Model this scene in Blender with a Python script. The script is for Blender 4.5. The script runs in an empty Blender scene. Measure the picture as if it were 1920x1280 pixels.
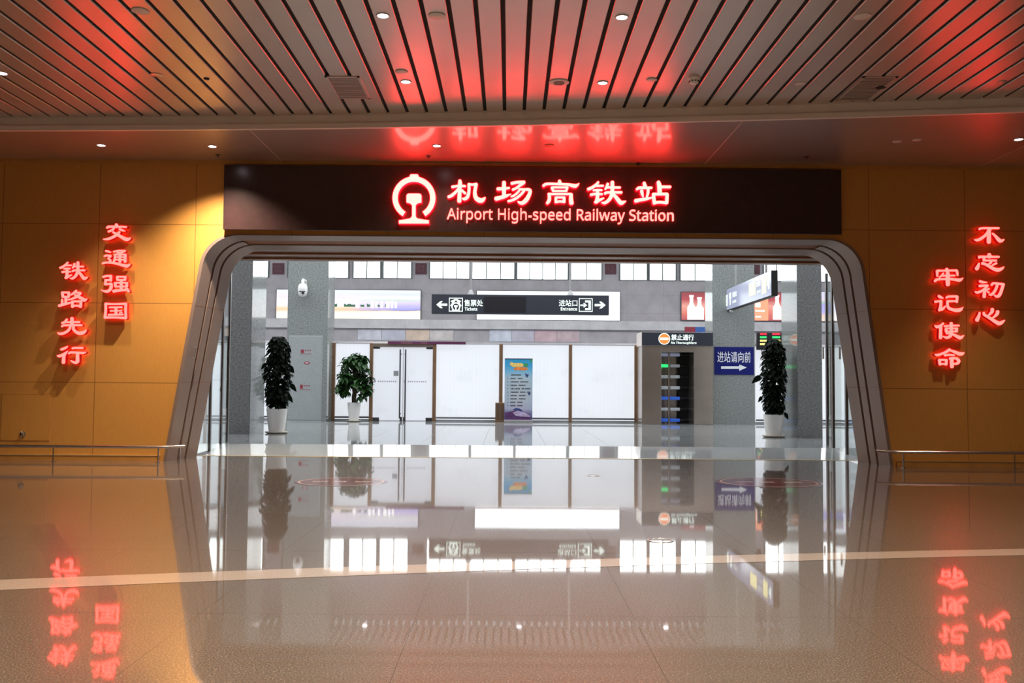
import bpy, bmesh, math, random
import numpy as np
from mathutils import Vector, Matrix

SC = bpy.context.scene
COL = SC.collection
random.seed(7)

# ------------------------------------------------------------------ camera
FPX = 1700.0
EYE = Vector((0.0, 0.0, 1.25))
ROLL = math.radians(0.43)
PITCH = math.atan(78.0 / FPX)
YAW = math.atan(-4.0 / FPX)


def cam_matrix():
    m = Matrix.Rotation(YAW, 3, 'Z') @ Matrix.Rotation(math.pi / 2 + PITCH, 3, 'X') @ Matrix.Rotation(ROLL, 3, 'Z')
    return m


CM = cam_matrix()
cam = bpy.data.cameras.new('camera')
cam.lens = FPX / 1920.0 * 36.0
cam.sensor_width = 36.0
cam.clip_start = 0.05
cam.clip_end = 200
camo = bpy.data.objects.new('camera', cam)
COL.objects.link(camo)
camo.matrix_world = Matrix.Translation(EYE) @ CM.to_4x4()
SC.camera = camo

# ------------------------------------------------------------------ world and exposure
SC.view_settings.view_transform = 'Standard'
SC.view_settings.look = 'None'
SC.view_settings.gamma = 1.0
SC.view_settings.use_curve_mapping = False
SC.view_settings.exposure = 0.0
W = bpy.data.worlds.new('sky')
SC.world = W
W.use_nodes = True
W.node_tree.nodes['Background'].inputs[0].default_value = (0.80, 0.90, 1.0, 1)
W.node_tree.nodes['Background'].inputs[1].default_value = 1.0
SC.cycles.max_bounces = 9
SC.cycles.glossy_bounces = 5
SC.cycles.transparent_max_bounces = 12
SC.cycles.sample_clamp_indirect = 6.0

# light strengths (lamps, signs or window panes of the place, plus added fill)
P_DOWN = 210.0       # ceiling downlights of the front hall
P_FILL = 430.0       # unseen spots added as ambient fill, above and behind the viewer
P_WASH = 210.0       # downlights in the soffit close to the wooden wall
C_DOWN = (1.0, 0.84, 0.66)
E_ROOF_FILL = 4.0  # glowing roof panels added out of view to brighten the hall
E_WINDOW = 5.0
E_GLASS = 0.76

# ------------------------------------------------------------------ measuring helpers


def ray(px, py):
    d = CM @ Vector(((px - 960.0) / FPX, (640.0 - py) / FPX, -1.0))
    return d


def onY(px, py, Y):
    d = ray(px, py)
    t = (Y - EYE.y) / d.y
    return EYE + d * t


def onZ(px, py, Z):
    d = ray(px, py)
    t = (Z - EYE.z) / d.z
    return EYE + d * t


def onX(px, py, X):
    d = ray(px, py)
    t = (X - EYE.x) / d.x
    return EYE + d * t


# ------------------------------------------------------------------ main measures
YW = 14.17          # front wooden wall
ZS = 4.72           # soffit
ZC = 4.915          # slatted ceiling
HF = 0.11          # floor level of the hall beyond
Y_IN = 14.97        # inner edge of the portal
Y_T = 15.22         # threshold
Y_R = 16.62          # end of the sloped strip
Y_COLA, Y_COLB = 19.7, 26.1
Y_GL = 26.9
Y_FAR = 44.2
ZH = 10.2           # hall ceiling

# ------------------------------------------------------------------ materials


def nodes_of(name):
    m = bpy.data.materials.new(name)
    m.use_nodes = True
    nt = m.node_tree
    b = nt.nodes['Principled BSDF']
    return m, nt, b


def simple(name, col, rough=0.5, metal=0.0, spec=0.5, coat=0.0, noise=0.0, nscale=8.0, bump=0.0, bscale=60.0):
    m, nt, b = nodes_of(name)
    b.inputs['Base Color'].default_value = (*col, 1)
    b.inputs['Roughness'].default_value = rough
    b.inputs['Metallic'].default_value = metal
    b.inputs['Specular IOR Level'].default_value = spec
    b.inputs['Coat Weight'].default_value = coat
    b.inputs['Coat Roughness'].default_value = 0.09
    tc = nt.nodes.new('ShaderNodeTexCoord')
    if noise > 0:
        n = nt.nodes.new('ShaderNodeTexNoise')
        n.inputs['Scale'].default_value = nscale
        n.inputs['Detail'].default_value = 3
        nt.links.new(tc.outputs['Object'], n.inputs['Vector'])
        r = nt.nodes.new('ShaderNodeValToRGB')
        r.color_ramp.elements[0].position = 0.3
        r.color_ramp.elements[1].position = 0.7
        r.color_ramp.elements[0].color = (*[c * (1 - noise) for c in col], 1)
        r.color_ramp.elements[1].color = (*[min(1, c * (1 + noise)) for c in col], 1)
        nt.links.new(n.outputs['Fac'], r.inputs['Fac'])
        nt.links.new(r.outputs['Color'], b.inputs['Base Color'])
    if bump > 0:
        n2 = nt.nodes.new('ShaderNodeTexNoise')
        n2.inputs['Scale'].default_value = bscale
        nt.links.new(tc.outputs['Object'], n2.inputs['Vector'])
        bp = nt.nodes.new('ShaderNodeBump')
        bp.inputs['Strength'].default_value = bump
        bp.inputs['Distance'].default_value = 0.01
        nt.links.new(n2.outputs['Fac'], bp.inputs['Height'])
        nt.links.new(bp.outputs['Normal'], b.inputs['Normal'])
    return m


def glow(name, col, strength, rough=0.4, base=None):
    m, nt, b = nodes_of(name)
    b.inputs['Base Color'].default_value = (*(base or [min(1, c) * 0.6 for c in col]), 1)
    b.inputs['Roughness'].default_value = rough
    b.inputs['Emission Color'].default_value = (*col, 1)
    b.inputs['Emission Strength'].default_value = strength
    return m


def math_node(nt, op, a, b=None, c=None):
    n = nt.nodes.new('ShaderNodeMath')
    n.operation = op
    for i, v in enumerate((a, b, c)):
        if v is None:
            continue
        if isinstance(v, (int, float)):
            n.inputs[i].default_value = v
        else:
            nt.links.new(v, n.inputs[i])
    return n.outputs[0]


def joint(nt, coord, origin, pitch, width):
    """1 inside a joint line repeated every pitch, else 0"""
    a = math_node(nt, 'SUBTRACT', coord, origin)
    a = math_node(nt, 'DIVIDE', a, pitch)
    a = math_node(nt, 'ADD', a, 0.5)
    a = math_node(nt, 'FRACT', a)
    a = math_node(nt, 'SUBTRACT', a, 0.5)
    a = math_node(nt, 'ABSOLUTE', a)
    return math_node(nt, 'LESS_THAN', a, width / 2 / pitch)


def mixcol(nt, fac, c1, c2):
    n = nt.nodes.new('ShaderNodeMix')
    n.data_type = 'RGBA'
    for i, v in ((0, fac), (6, c1), (7, c2)):
        if isinstance(v, (int, float)):
            n.inputs[i].default_value = v
        elif isinstance(v, tuple):
            n.inputs[i].default_value = (*v, 1)
        else:
            nt.links.new(v, n.inputs[i])
    return n.outputs[2]


def ramp(nt, fac, stops, interp='LINEAR'):
    r = nt.nodes.new('ShaderNodeValToRGB')
    cr = r.color_ramp
    cr.interpolation = interp
    while len(cr.elements) < len(stops):
        cr.elements.new(0.5)
    for e, (p, c) in zip(cr.elements, stops):
        e.position = p
        e.color = (*c, 1)
    nt.links.new(fac, r.inputs['Fac'])
    return r.outputs['Color']


def tex_noise(nt, vec, scale, detail=2, rough=0.5):
    n = nt.nodes.new('ShaderNodeTexNoise')
    n.inputs['Scale'].default_value = scale
    n.inputs['Detail'].default_value = detail
    n.inputs['Roughness'].default_value = rough
    nt.links.new(vec, n.inputs['Vector'])
    return n.outputs['Fac']


def xyz(nt, out='Object'):
    tc = nt.nodes.new('ShaderNodeTexCoord')
    s = nt.nodes.new('ShaderNodeSeparateXYZ')
    nt.links.new(tc.outputs[out], s.inputs[0])
    return tc.outputs[out], s.outputs[0], s.outputs[1], s.outputs[2]


def granite(name, dark, mid, pale, scale, rough, ior=1.5, tiles=None, joint_col=(0.05, 0.04, 0.035), ripple=0.0, coat=0.0):
    m, nt, b = nodes_of(name)
    v, x, y, z = xyz(nt)
    f = tex_noise(nt, v, scale, 3, 0.65)
    c = ramp(nt, f, [(0.30, dark), (0.47, mid), (0.56, mid), (0.72, pale)])
    g = tex_noise(nt, v, 0.35, 2)
    c = mixcol(nt, math_node(nt, 'MULTIPLY', g, 0.22), c, dark)
    if tiles:
        x0, px_, y0, py_, w = tiles
        j = math_node(nt, 'MAXIMUM', joint(nt, x, x0, px_, w), joint(nt, y, y0, py_, w))
        c = mixcol(nt, j, c, joint_col)
        rj = math_node(nt, 'MULTIPLY_ADD', j, 0.3, rough)
        nt.links.new(rj, b.inputs['Roughness'])
    else:
        b.inputs['Roughness'].default_value = rough
    nt.links.new(c, b.inputs['Base Color'])
    b.inputs['IOR'].default_value = ior
    if coat:
        b.inputs['Coat Weight'].default_value = 1.0
        b.inputs['Coat Roughness'].default_value = coat
        b.inputs['Coat IOR'].default_value = 1.66
        b.inputs['Specular IOR Level'].default_value = 0.12
    if ripple > 0:
        n = tex_noise(nt, v, 2.3, 1)
        bp = nt.nodes.new('ShaderNodeBump')
        bp.inputs['Strength'].default_value = ripple
        bp.inputs['Distance'].default_value = 0.01
        nt.links.new(n, bp.inputs['Height'])
        nt.links.new(bp.outputs['Normal'], b.inputs['Normal'])
        nt.links.new(bp.outputs['Normal'], b.inputs['Coat Normal'])
    return m


def wood_panels(name):
    m, nt, b = nodes_of(name)
    v, x, y, z = xyz(nt)
    mp = nt.nodes.new('ShaderNodeMapping')
    mp.inputs['Scale'].default_value = (90, 90, 9)
    nt.links.new(v, mp.inputs['Vector'])
    f = tex_noise(nt, mp.outputs['Vector'], 1.0, 4, 0.6)
    c = ramp(nt, f, [(0.25, (0.535, 0.245, 0.050)), (0.5, (0.575, 0.268, 0.058)), (0.75, (0.61, 0.29, 0.066))])
    f2 = tex_noise(nt, v, 0.7, 2)
    c = mixcol(nt, math_node(nt, 'MULTIPLY', f2, 0.25), c, (0.47, 0.20, 0.04))
    j = math_node(nt, 'MAXIMUM', joint(nt, x, -6.47, 1.514, 0.010), joint(nt, z, -0.035, 1.245, 0.010))
    c = mixcol(nt, j, c, (0.24, 0.10, 0.02))
    nt.links.new(c, b.inputs['Base Color'])
    b.inputs['Roughness'].default_value = 0.48
    b.inputs['Specular IOR Level'].default_value = 0.35
    bp = nt.nodes.new('ShaderNodeBump')
    bp.inputs['Strength'].default_value = 0.06
    bp.inputs['Distance'].default_value = 0.004
    nt.links.new(math_node(nt, 'SUBTRACT', f, math_node(nt, 'MULTIPLY', j, 2.0)), bp.inputs['Height'])
    nt.links.new(bp.outputs['Normal'], b.inputs['Normal'])
    return m


def stone_blocks(name, col, rough=0.35):
    m, nt, b = nodes_of(name)
    v, x, y, z = xyz(nt)
    f = tex_noise(nt, v, 1.6, 5, 0.6)
    lo = tuple(c * 0.86 for c in col)
    hi = tuple(min(1, c * 1.12) for c in col)
    c = ramp(nt, f, [(0.3, lo), (0.7, hi)])
    j = math_node(nt, 'MAXIMUM', joint(nt, x, 0.3, 1.8, 0.025), joint(nt, z, 0.2, 0.9, 0.025))
    c = mixcol(nt, math_node(nt, 'MULTIPLY', j, 0.35), c, tuple(k * 0.6 for k in col))
    nt.links.new(c, b.inputs['Base Color'])
    b.inputs['Roughness'].default_value = rough
    return m


def frosted(name, strength, flutes=0.0, cold=(0.90, 0.94, 1.0)):
    """glowing frosted pane"""
    m, nt, b = nodes_of(name)
    v, x, y, z = xyz(nt)
    f = tex_noise(nt, v, 1.1, 5, 0.62)
    base = ramp(nt, f, [(0.25, tuple(c * 0.80 for c in cold)), (0.45, tuple(c * 0.97 for c in cold)), (0.75, cold)])
    if flutes > 0:
        w = math_node(nt, 'MULTIPLY', x, 2 * math.pi / 0.11)
        w = math_node(nt, 'SINE', w)
        w = math_node(nt, 'MULTIPLY_ADD', w, 0.5, 0.5)
        base = mixcol(nt, math_node(nt, 'MULTIPLY', w, flutes), base, tuple(c * 0.72 for c in cold))
    b.inputs['Base Color'].default_value = (0.30, 0.31, 0.33, 1)
    b.inputs['Roughness'].default_value = 0.25
    nt.links.new(base, b.inputs['Emission Color'])
    b.inputs['Emission Strength'].default_value = strength
    return m


def clear_glass(name, tint=(0.93, 0.97, 0.96), ior=1.5):
    m = bpy.data.materials.new(name)
    m.use_nodes = True
    nt = m.node_tree
    for n in list(nt.nodes):
        nt.nodes.remove(n)
    out = nt.nodes.new('ShaderNodeOutputMaterial')
    mix = nt.nodes.new('ShaderNodeMixShader')
    tr = nt.nodes.new('ShaderNodeBsdfTransparent')
    tr.inputs[0].default_value = (*tint, 1)
    gl = nt.nodes.new('ShaderNodeBsdfGlossy')
    gl.inputs['Roughness'].default_value = 0.02
    fr = nt.nodes.new('ShaderNodeFresnel')
    geo = nt.nodes.new('ShaderNodeNewGeometry')
    nt.links.new(math_node(nt, 'MULTIPLY_ADD', geo.outputs['Backfacing'], 1.0 / ior - ior, ior), fr.inputs['IOR'])
    nt.links.new(fr.outputs[0], mix.inputs[0])
    nt.links.new(tr.outputs[0], mix.inputs[1])
    nt.links.new(gl.outputs[0], mix.inputs[2])
    nt.links.new(mix.outputs[0], out.inputs[0])
    return m


def screen_gradient(name, x0, x1, z0, z1, stops, strength, rough_noise=0.1, detail_scale=1.3, left_stops=None):
    """picture on a light box: colour bands over the height of the panel, broken up by noise"""
    m, nt, b = nodes_of(name)
    v, x, y, z = xyz(nt)
    t = math_node(nt, 'DIVIDE', math_node(nt, 'SUBTRACT', z, z0), (z1 - z0))
    mp = nt.nodes.new('ShaderNodeMapping')
    mp.inputs['Scale'].default_value = (0.6, 0.6, 2.0)
    nt.links.new(v, mp.inputs['Vector'])
    n = tex_noise(nt, mp.outputs['Vector'], detail_scale, 4, 0.6)
    t = math_node(nt, 'ADD', t, math_node(nt, 'MULTIPLY', math_node(nt, 'SUBTRACT', n, 0.5), rough_noise))
    c = ramp(nt, t, stops)
    if left_stops:
        u = math_node(nt, 'DIVIDE', math_node(nt, 'SUBTRACT', x, x0), (x1 - x0))
        u = math_node(nt, 'ADD', u, math_node(nt, 'MULTIPLY', math_node(nt, 'SUBTRACT', n, 0.5), 0.5))
        c = mixcol(nt, math_node(nt, 'SMOOTHSTEP', 0.35, 0.75, u) if False else math_node(nt, 'MINIMUM', math_node(nt, 'MAXIMUM', math_node(nt, 'MULTIPLY_ADD', u, 2.6, -1.1), 0.0), 1.0), ramp(nt, t, left_stops), c)
    b.inputs['Base Color'].default_value = (0.02, 0.02, 0.02, 1)
    b.inputs['Roughness'].default_value = 0.3
    nt.links.new(c, b.inputs['Emission Color'])
    b.inputs['Emission Strength'].default_value = strength
    return m


M = {}
M['wood'] = wood_panels('wood_panel')
M['wood_dark'] = simple('wood_cornice', (0.50, 0.225, 0.05), 0.5, noise=0.1, nscale=5)
M['floor'] = granite('floor_granite', (0.016, 0.012, 0.009), (0.150, 0.115, 0.088), (0.52, 0.42, 0.335), 112, 0.30, 1.5,
                     (-0.49, 1.165, 4.95, 1.82, 0.004), joint_col=(0.10, 0.078, 0.062), ripple=0.012, coat=0.03)
M['stripe'] = granite('floor_inlay', (0.32, 0.25, 0.20), (0.44, 0.355, 0.29), (0.55, 0.46, 0.39), 80, 0.30, 1.5, coat=0.04)
M['hallfloor'] = granite('hall_floor_granite', (0.17, 0.18, 0.18), (0.27, 0.285, 0.285), (0.36, 0.37, 0.37), 60, 0.05, 1.55,
                         (-0.49, 1.165, 18.0, 1.165, 0.008), (0.13, 0.13, 0.13))
M['ramp'] = granite('ramp_granite', (0.24, 0.25, 0.25), (0.33, 0.34, 0.34), (0.42, 0.43, 0.43), 60, 0.05, 1.6)
M['column'] = granite('column_granite', (0.085, 0.095, 0.09), (0.235, 0.255, 0.245), (0.40, 0.42, 0.405), 26, 0.06, 1.5)
M['slat'] = simple('ceiling_slat_metal', (0.58, 0.48, 0.42), 0.33, metal=0.5, spec=0.5, noise=0.03, nscale=3)
M['soffit'] = simple('soffit_metal', (0.46, 0.37, 0.32), 0.38, metal=0.45, spec=0.6, coat=1.0, noise=0.03, nscale=2)
M['fascia'] = simple('fascia_metal', (0.74, 0.67, 0.61), 0.35, metal=0.1, noise=0.03, nscale=2)
M['plenum'] = simple('plenum_black', (0.006, 0.005, 0.005), 0.9, noise=0.2)
M['hallceil'] = simple('hall_ceiling_metal', (0.46, 0.44, 0.44), 0.4, metal=0.1, noise=0.05)
M['rearwall'] = simple('rear_wall_stone', (0.34, 0.27, 0.22), 0.4, noise=0.12, nscale=1.5)
M['portal'] = simple('portal_metal', (0.285, 0.20, 0.162), 0.30, metal=0.30, spec=0.5, noise=0.04, nscale=2.5)
M['groove'] = simple('portal_groove', (0.24, 0.085, 0.022), 0.5, noise=0.15)
M['signback'] = simple('sign_panel_black', (0.034, 0.016, 0.015), 0.24, spec=0.6, noise=0.1)
M['signedge'] = simple('sign_edge_black', (0.01, 0.008, 0.008), 0.5, noise=0.1)
M['chrome'] = simple('brushed_steel', (0.62, 0.58, 0.55), 0.22, metal=1.0, noise=0.05, nscale=12)
M['steel_dark'] = simple('dark_steel', (0.10, 0.10, 0.105), 0.35, metal=0.8, noise=0.1)
M['mullion'] = simple('door_mullion', (0.16, 0.15, 0.15), 0.3, metal=0.7, noise=0.1)
M['bronze'] = simple('bronze_frame', (0.36, 0.22, 0.13), 0.34, metal=0.75, noise=0.08, nscale=6)
M['gate_steel'] = simple('gate_steel', (0.42, 0.36, 0.31), 0.24, metal=0.85, noise=0.08, nscale=3)
M['brass'] = simple('brass_strip', (0.62, 0.47, 0.25), 0.35, metal=0.6, noise=0.08)
M['white'] = simple('white_plastic', (0.72, 0.72, 0.71), 0.4, noise=0.03)
M['vent_back'] = simple('vent_back', (0.10, 0.085, 0.075), 0.6, noise=0.1)
M['pole'] = simple('grey_pole', (0.30, 0.30, 0.30), 0.45, noise=0.05)
M['cream'] = simple('cream_plastic', (0.55, 0.50, 0.45), 0.45, noise=0.03)
M['pot'] = simple('white_glazed_pot', (0.74, 0.73, 0.70), 0.3, noise=0.03, nscale=3)
M['saucer'] = simple('beige_saucer', (0.50, 0.45, 0.36), 0.4, noise=0.05)
M['soil'] = simple('potting_soil', (0.03, 0.02, 0.012), 0.9, noise=0.4, nscale=40, bump=0.5)
M['leaf_dark'] = simple('dark_leaf', (0.0035, 0.009, 0.0035), 0.55, spec=0.09, noise=0.5, nscale=7)
M['leaf_green'] = simple('green_leaf', (0.022, 0.068, 0.016), 0.42, spec=0.3, noise=0.5, nscale=9)
M['bark'] = simple('bark', (0.06, 0.04, 0.025), 0.85, noise=0.3, nscale=20, bump=0.4)
M['stone_wall'] = stone_blocks('hall_stone', (0.50, 0.47, 0.495))
M['stone_band'] = stone_blocks('hall_stone_band', (0.70, 0.69, 0.71))
M['pier'] = simple('window_pier', (0.34, 0.37, 0.37), 0.5, noise=0.05)
M['muntin'] = simple('window_muntin', (0.12, 0.17, 0.165), 0.5, noise=0.05)
M['pane_sky'] = frosted('sky_pane', E_WINDOW, 0.0, (0.95, 1.0, 1.0))
M['skylight'] = frosted('roof_fill_pane', E_ROOF_FILL, 0.0, (0.93, 0.97, 1.0))  # for the added roof fill panels, not a real skylight
M['pane'] = frosted('frosted_pane', E_GLASS, 0.10)
M['pane_door'] = frosted('frosted_door_glass', E_GLASS * 0.88, 0.0, (0.88, 0.92, 1.0))
M['clear'] = clear_glass('clear_glass')
M['skirt'] = simple('glass_skirting', (0.55, 0.58, 0.60), 0.25, noise=0.05)
M['hatch'] = simple('hatch_panel', (0.30, 0.325, 0.325), 0.45, noise=0.08, nscale=30)
M['red_mark'] = simple('red_marking', (0.26, 0.02, 0.04), 0.5, noise=0.05)
M['purple'] = simple('purple_header', (0.115, 0.025, 0.075), 0.4, noise=0.1)
M['plaque'] = simple('maroon_plaque', (0.115, 0.035, 0.05), 0.5, noise=0.25, nscale=9)
M['plaque_pale'] = simple('plaque_relief', (0.22, 0.09, 0.11), 0.5, noise=0.1)
M['navy'] = simple('navy_sign', (0.003, 0.007, 0.13), 0.55, spec=0.25, noise=0.03)
M['sign_white'] = simple('sign_white', (0.78, 0.80, 0.83), 0.45, noise=0.02)
M['slate'] = simple('slate_sign_face', (0.026, 0.030, 0.042), 0.3, noise=0.05)
M['black_led'] = simple('black_led_panel', (0.006, 0.006, 0.010), 0.35, noise=0.3, nscale=30)
M['lit_white'] = glow('lit_sign_white', (0.85, 1.0, 0.92), 1.15)
M['lit_orange'] = glow('lit_sign_orange', (1.0, 0.23, 0.045), 0.95)
M['lit_green'] = glow('lit_green', (0.03, 1.0, 0.25), 0.85)
M['lit_yellow'] = glow('lit_yellow', (1.0, 0.93, 0.45), 0.95)
M['led_red'] = glow('led_red', (1.0, 0.03, 0.06), 1.0)
M['led_green'] = glow('led_green', (0.05, 1.0, 0.25), 0.8)
M['led_yellow'] = glow('led_yellow', (1.0, 0.85, 0.25), 1.0)
M['lilac_face'] = simple('lilac_sign_face', (0.42, 0.45, 0.62), 0.16, spec=0.8, noise=0.08, nscale=1.2)
M['lit_lilac'] = glow('lit_lilac_face', (0.48, 0.52, 0.72), 0.22, 0.15)
M['char_face'] = glow('red_letter_face', (1.0, 0.040, 0.034), 10.5)
M['char_case'] = glow('red_letter_casing', (1.0, 0.010, 0.018), 0.17, base=(0.45, 0.01, 0.015))
M['sign_face'] = glow('sign_letter_face', (1.0, 0.055, 0.046), 17.0)
M['sign_case'] = glow('sign_letter_casing', (1.0, 0.002, 0.006), 14.0, base=(0.5, 0.01, 0.015))
M['latin_face'] = glow('sign_latin_face', (1.0, 0.070, 0.060), 9.0)
M['lamp'] = glow('lamp_lens', (1.0, 0.95, 1.0), 14.0)
M['trim_white'] = simple('lamp_trim', (0.62, 0.56, 0.52), 0.4, noise=0.03)
M['dark_hole'] = simple('dark_opening', (0.01, 0.008, 0.007), 0.8, noise=0.1)
M['decal_red'] = simple('floor_decal_red', (0.17, 0.085, 0.08), 0.10, noise=0.3, nscale=6)
M['decal_pale'] = simple('floor_decal_pale', (0.55, 0.42, 0.36), 0.12, noise=0.1)
M['banner_stand'] = simple('banner_foot', (0.55, 0.55, 0.56), 0.3, metal=0.7, noise=0.05)
M['ink'] = simple('banner_ink', (0.03, 0.035, 0.045), 0.5, noise=0.1)
M['banner_orange'] = simple('banner_orange', (0.80, 0.22, 0.05), 0.4, noise=0.4, nscale=25)
M['banner_gold'] = simple('banner_gold', (0.90, 0.55, 0.15), 0.4, noise=0.3, nscale=25)
M['banner_green'] = simple('banner_green', (0.05, 0.30, 0.12), 0.4, noise=0.3, nscale=20)
M['banner_navy'] = simple('banner_navy', (0.03, 0.05, 0.18), 0.4, noise=0.2, nscale=20)
M['banner_plum'] = simple('banner_plum', (0.09, 0.035, 0.12), 0.35, noise=0.4, nscale=10)
M['banner_mauve'] = simple('banner_mauve', (0.42, 0.34, 0.50), 0.35, noise=0.3, nscale=10)
M['sticker'] = simple('grey_sticker', (0.28, 0.30, 0.32), 0.5, noise=0.1)
M['faint_purple'] = simple('faint_purple_print', (0.42, 0.36, 0.52), 0.5, noise=0.1)
M['blue_arm'] = glow('blue_arm', (0.03, 0.13, 0.60), 0.35, base=(0.03, 0.12, 0.6))
M['pale_arm'] = simple('pale_steel_arm', (0.66, 0.72, 0.76), 0.3, metal=0.2, noise=0.05)

# ------------------------------------------------------------------ mesh helpers


class MB:
    def __init__(self):
        self.v, self.f, self.mi = [], [], []
        self.cur = 0

    def mat(self, i):
        self.cur = i
        return self

    def add(self, verts, faces):
        o = len(self.v)
        self.v += [tuple(p) for p in verts]
        for f in faces:
            self.f.append([o + i for i in f])
            self.mi.append(self.cur)
        return self

    def box(self, x0, x1, y0, y1, z0, z1):
        x0, x1 = min(x0, x1), max(x0, x1)
        y0, y1 = min(y0, y1), max(y0, y1)
        z0, z1 = min(z0, z1), max(z0, z1)
        self.add([(x0, y0, z0), (x1, y0, z0), (x1, y1, z0), (x0, y1, z0), (x0, y0, z1), (x1, y0, z1), (x1, y1, z1), (x0, y1, z1)],
                 [(0, 3, 2, 1), (4, 5, 6, 7), (0, 1, 5, 4), (1, 2, 6, 5), (2, 3, 7, 6), (3, 0, 4, 7)])
        return self

    def bevbox(self, x0, x1, y0, y1, z0, z1, b=0.01):
        bm = bmesh.new()
        bmesh.ops.create_cube(bm, size=1)
        for v in bm.verts:
            v.co = Vector(((x0 + x1) / 2 + v.co.x * abs(x1 - x0), (y0 + y1) / 2 + v.co.y * abs(y1 - y0), (z0 + z1) / 2 + v.co.z * abs(z1 - z0)))
        bmesh.ops.bevel(bm, geom=list(bm.edges), offset=b, segments=2, affect='EDGES', profile=0.5)
        return self.take(bm)

    def take(self, bm, mtx=None):
        bm.verts.index_update()
        vs = [(mtx @ v.co if mtx else v.co.copy()) for v in bm.verts]
        fs = [[v.index for v in f.verts] for f in bm.faces]
        self.add(vs, fs)
        bm.free()
        return self

    def prism(self, poly, y0, y1):
        """polygon of (x,z) points extruded along y (front at y0)"""
        n = len(poly)
        vs = [(p[0], y0, p[1]) for p in poly] + [(p[0], y1, p[1]) for p in poly]
        fs = [list(range(n)), list(range(2 * n - 1, n - 1, -1))]
        for i in range(n):
            j = (i + 1) % n
            fs.append((i, n + i, n + j, j))
        return self.add(vs, fs)

    def tube(self, pts, r, seg=10, caps=True):
        pts = [Vector(p) for p in pts]
        rings = []
        prev = None
        for i, p in enumerate(pts):
            t = (pts[min(i + 1, len(pts) - 1)] - pts[max(i - 1, 0)]).normalized()
            ref = Vector((0, 0, 1)) if abs(t.z) < 0.9 else Vector((1, 0, 0))
            a = t.cross(ref).normalized() if prev is None else (prev - t * prev.dot(t)).normalized()
            prev = a
            b = t.cross(a)
            rr = r[i] if isinstance(r, (list, tuple)) else r
            rings.append([p + (a * math.cos(2 * math.pi * k / seg) + b * math.sin(2 * math.pi * k / seg)) * rr for k in range(seg)])
        vs = [q for ring in rings for q in ring]
        fs = []
        for i in range(len(rings) - 1):
            for k in range(seg):
                k2 = (k + 1) % seg
                fs.append((i * seg + k, i * seg + k2, (i + 1) * seg + k2, (i + 1) * seg + k))
        if caps:
            fs.append(list(range(seg - 1, -1, -1)))
            fs.append([(len(rings) - 1) * seg + k for k in range(seg)])
        return self.add(vs, fs)

    def lathe(self, c, prof, seg=24, axis='Z'):
        """profile of (radius, height) turned about an axis through c"""
        vs, fs = [], []
        for (r, h) in prof:
            for k in range(seg):
                a = 2 * math.pi * k / seg
                if axis == 'Z':
                    vs.append((c[0] + r * math.cos(a), c[1] + r * math.sin(a), c[2] + h))
                else:
                    vs.append((c[0] + r * math.cos(a), c[1] + h, c[2] + r * math.sin(a)))
        for i in range(len(prof) - 1):
            for k in range(seg):
                k2 = (k + 1) % seg
                fs.append((i * seg + k, i * seg + k2, (i + 1) * seg + k2, (i + 1) * seg + k))
        if prof[0][0] > 1e-6:
            fs.append(list(range(seg - 1, -1, -1)))
        if prof[-1][0] > 1e-6:
            fs.append([(len(prof) - 1) * seg + k for k in range(seg)])
        return self.add(vs, fs)

    def build(self, name, mats, parent=None, smooth=False, loc=None):
        if not isinstance(mats, (list, tuple)):
            mats = [mats]
        root = None
        off = Vector((0, 0, 0))
        if parent is not None:
            root = parent
            while root.parent:
                root = root.parent
            off = root.location.copy()
        elif loc is not None:
            off = Vector(loc)
        me = bpy.data.meshes.new(name)
        me.from_pydata([(p[0] - off.x, p[1] - off.y, p[2] - off.z) for p in self.v], [], self.f)
        for m in mats:
            me.materials.append(m)
        for p, i in zip(me.polygons, self.mi):
            p.material_index = i
            p.use_smooth = smooth
        me.update()
        bm = bmesh.new()
        bm.from_mesh(me)
        bmesh.ops.recalc_face_normals(bm, faces=bm.faces)
        bm.to_mesh(me)
        bm.free()
        if smooth:
            try:
                me.set_sharp_from_angle(angle=math.radians(40))
            except Exception:
                pass
        o = bpy.data.objects.new(name, me)
        COL.objects.link(o)
        if parent is not None:
            o.parent = parent
        elif loc is not None:
            o.location = off
        return o


def thing(name, label, cat, loc, group=None):
    o = bpy.data.objects.new(name, None)
    COL.objects.link(o)
    o.location = loc
    o.empty_display_size = 0.1
    return tag(o, label, cat, group)


def tag(o, label, cat, group=None, kind=None):
    o['label'] = label
    o['category'] = cat
    if group:
        o['group'] = group
    if kind:
        o['kind'] = kind
    return o


def struct(o, label, cat):
    return tag(o, label, cat, None, 'structure')


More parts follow.
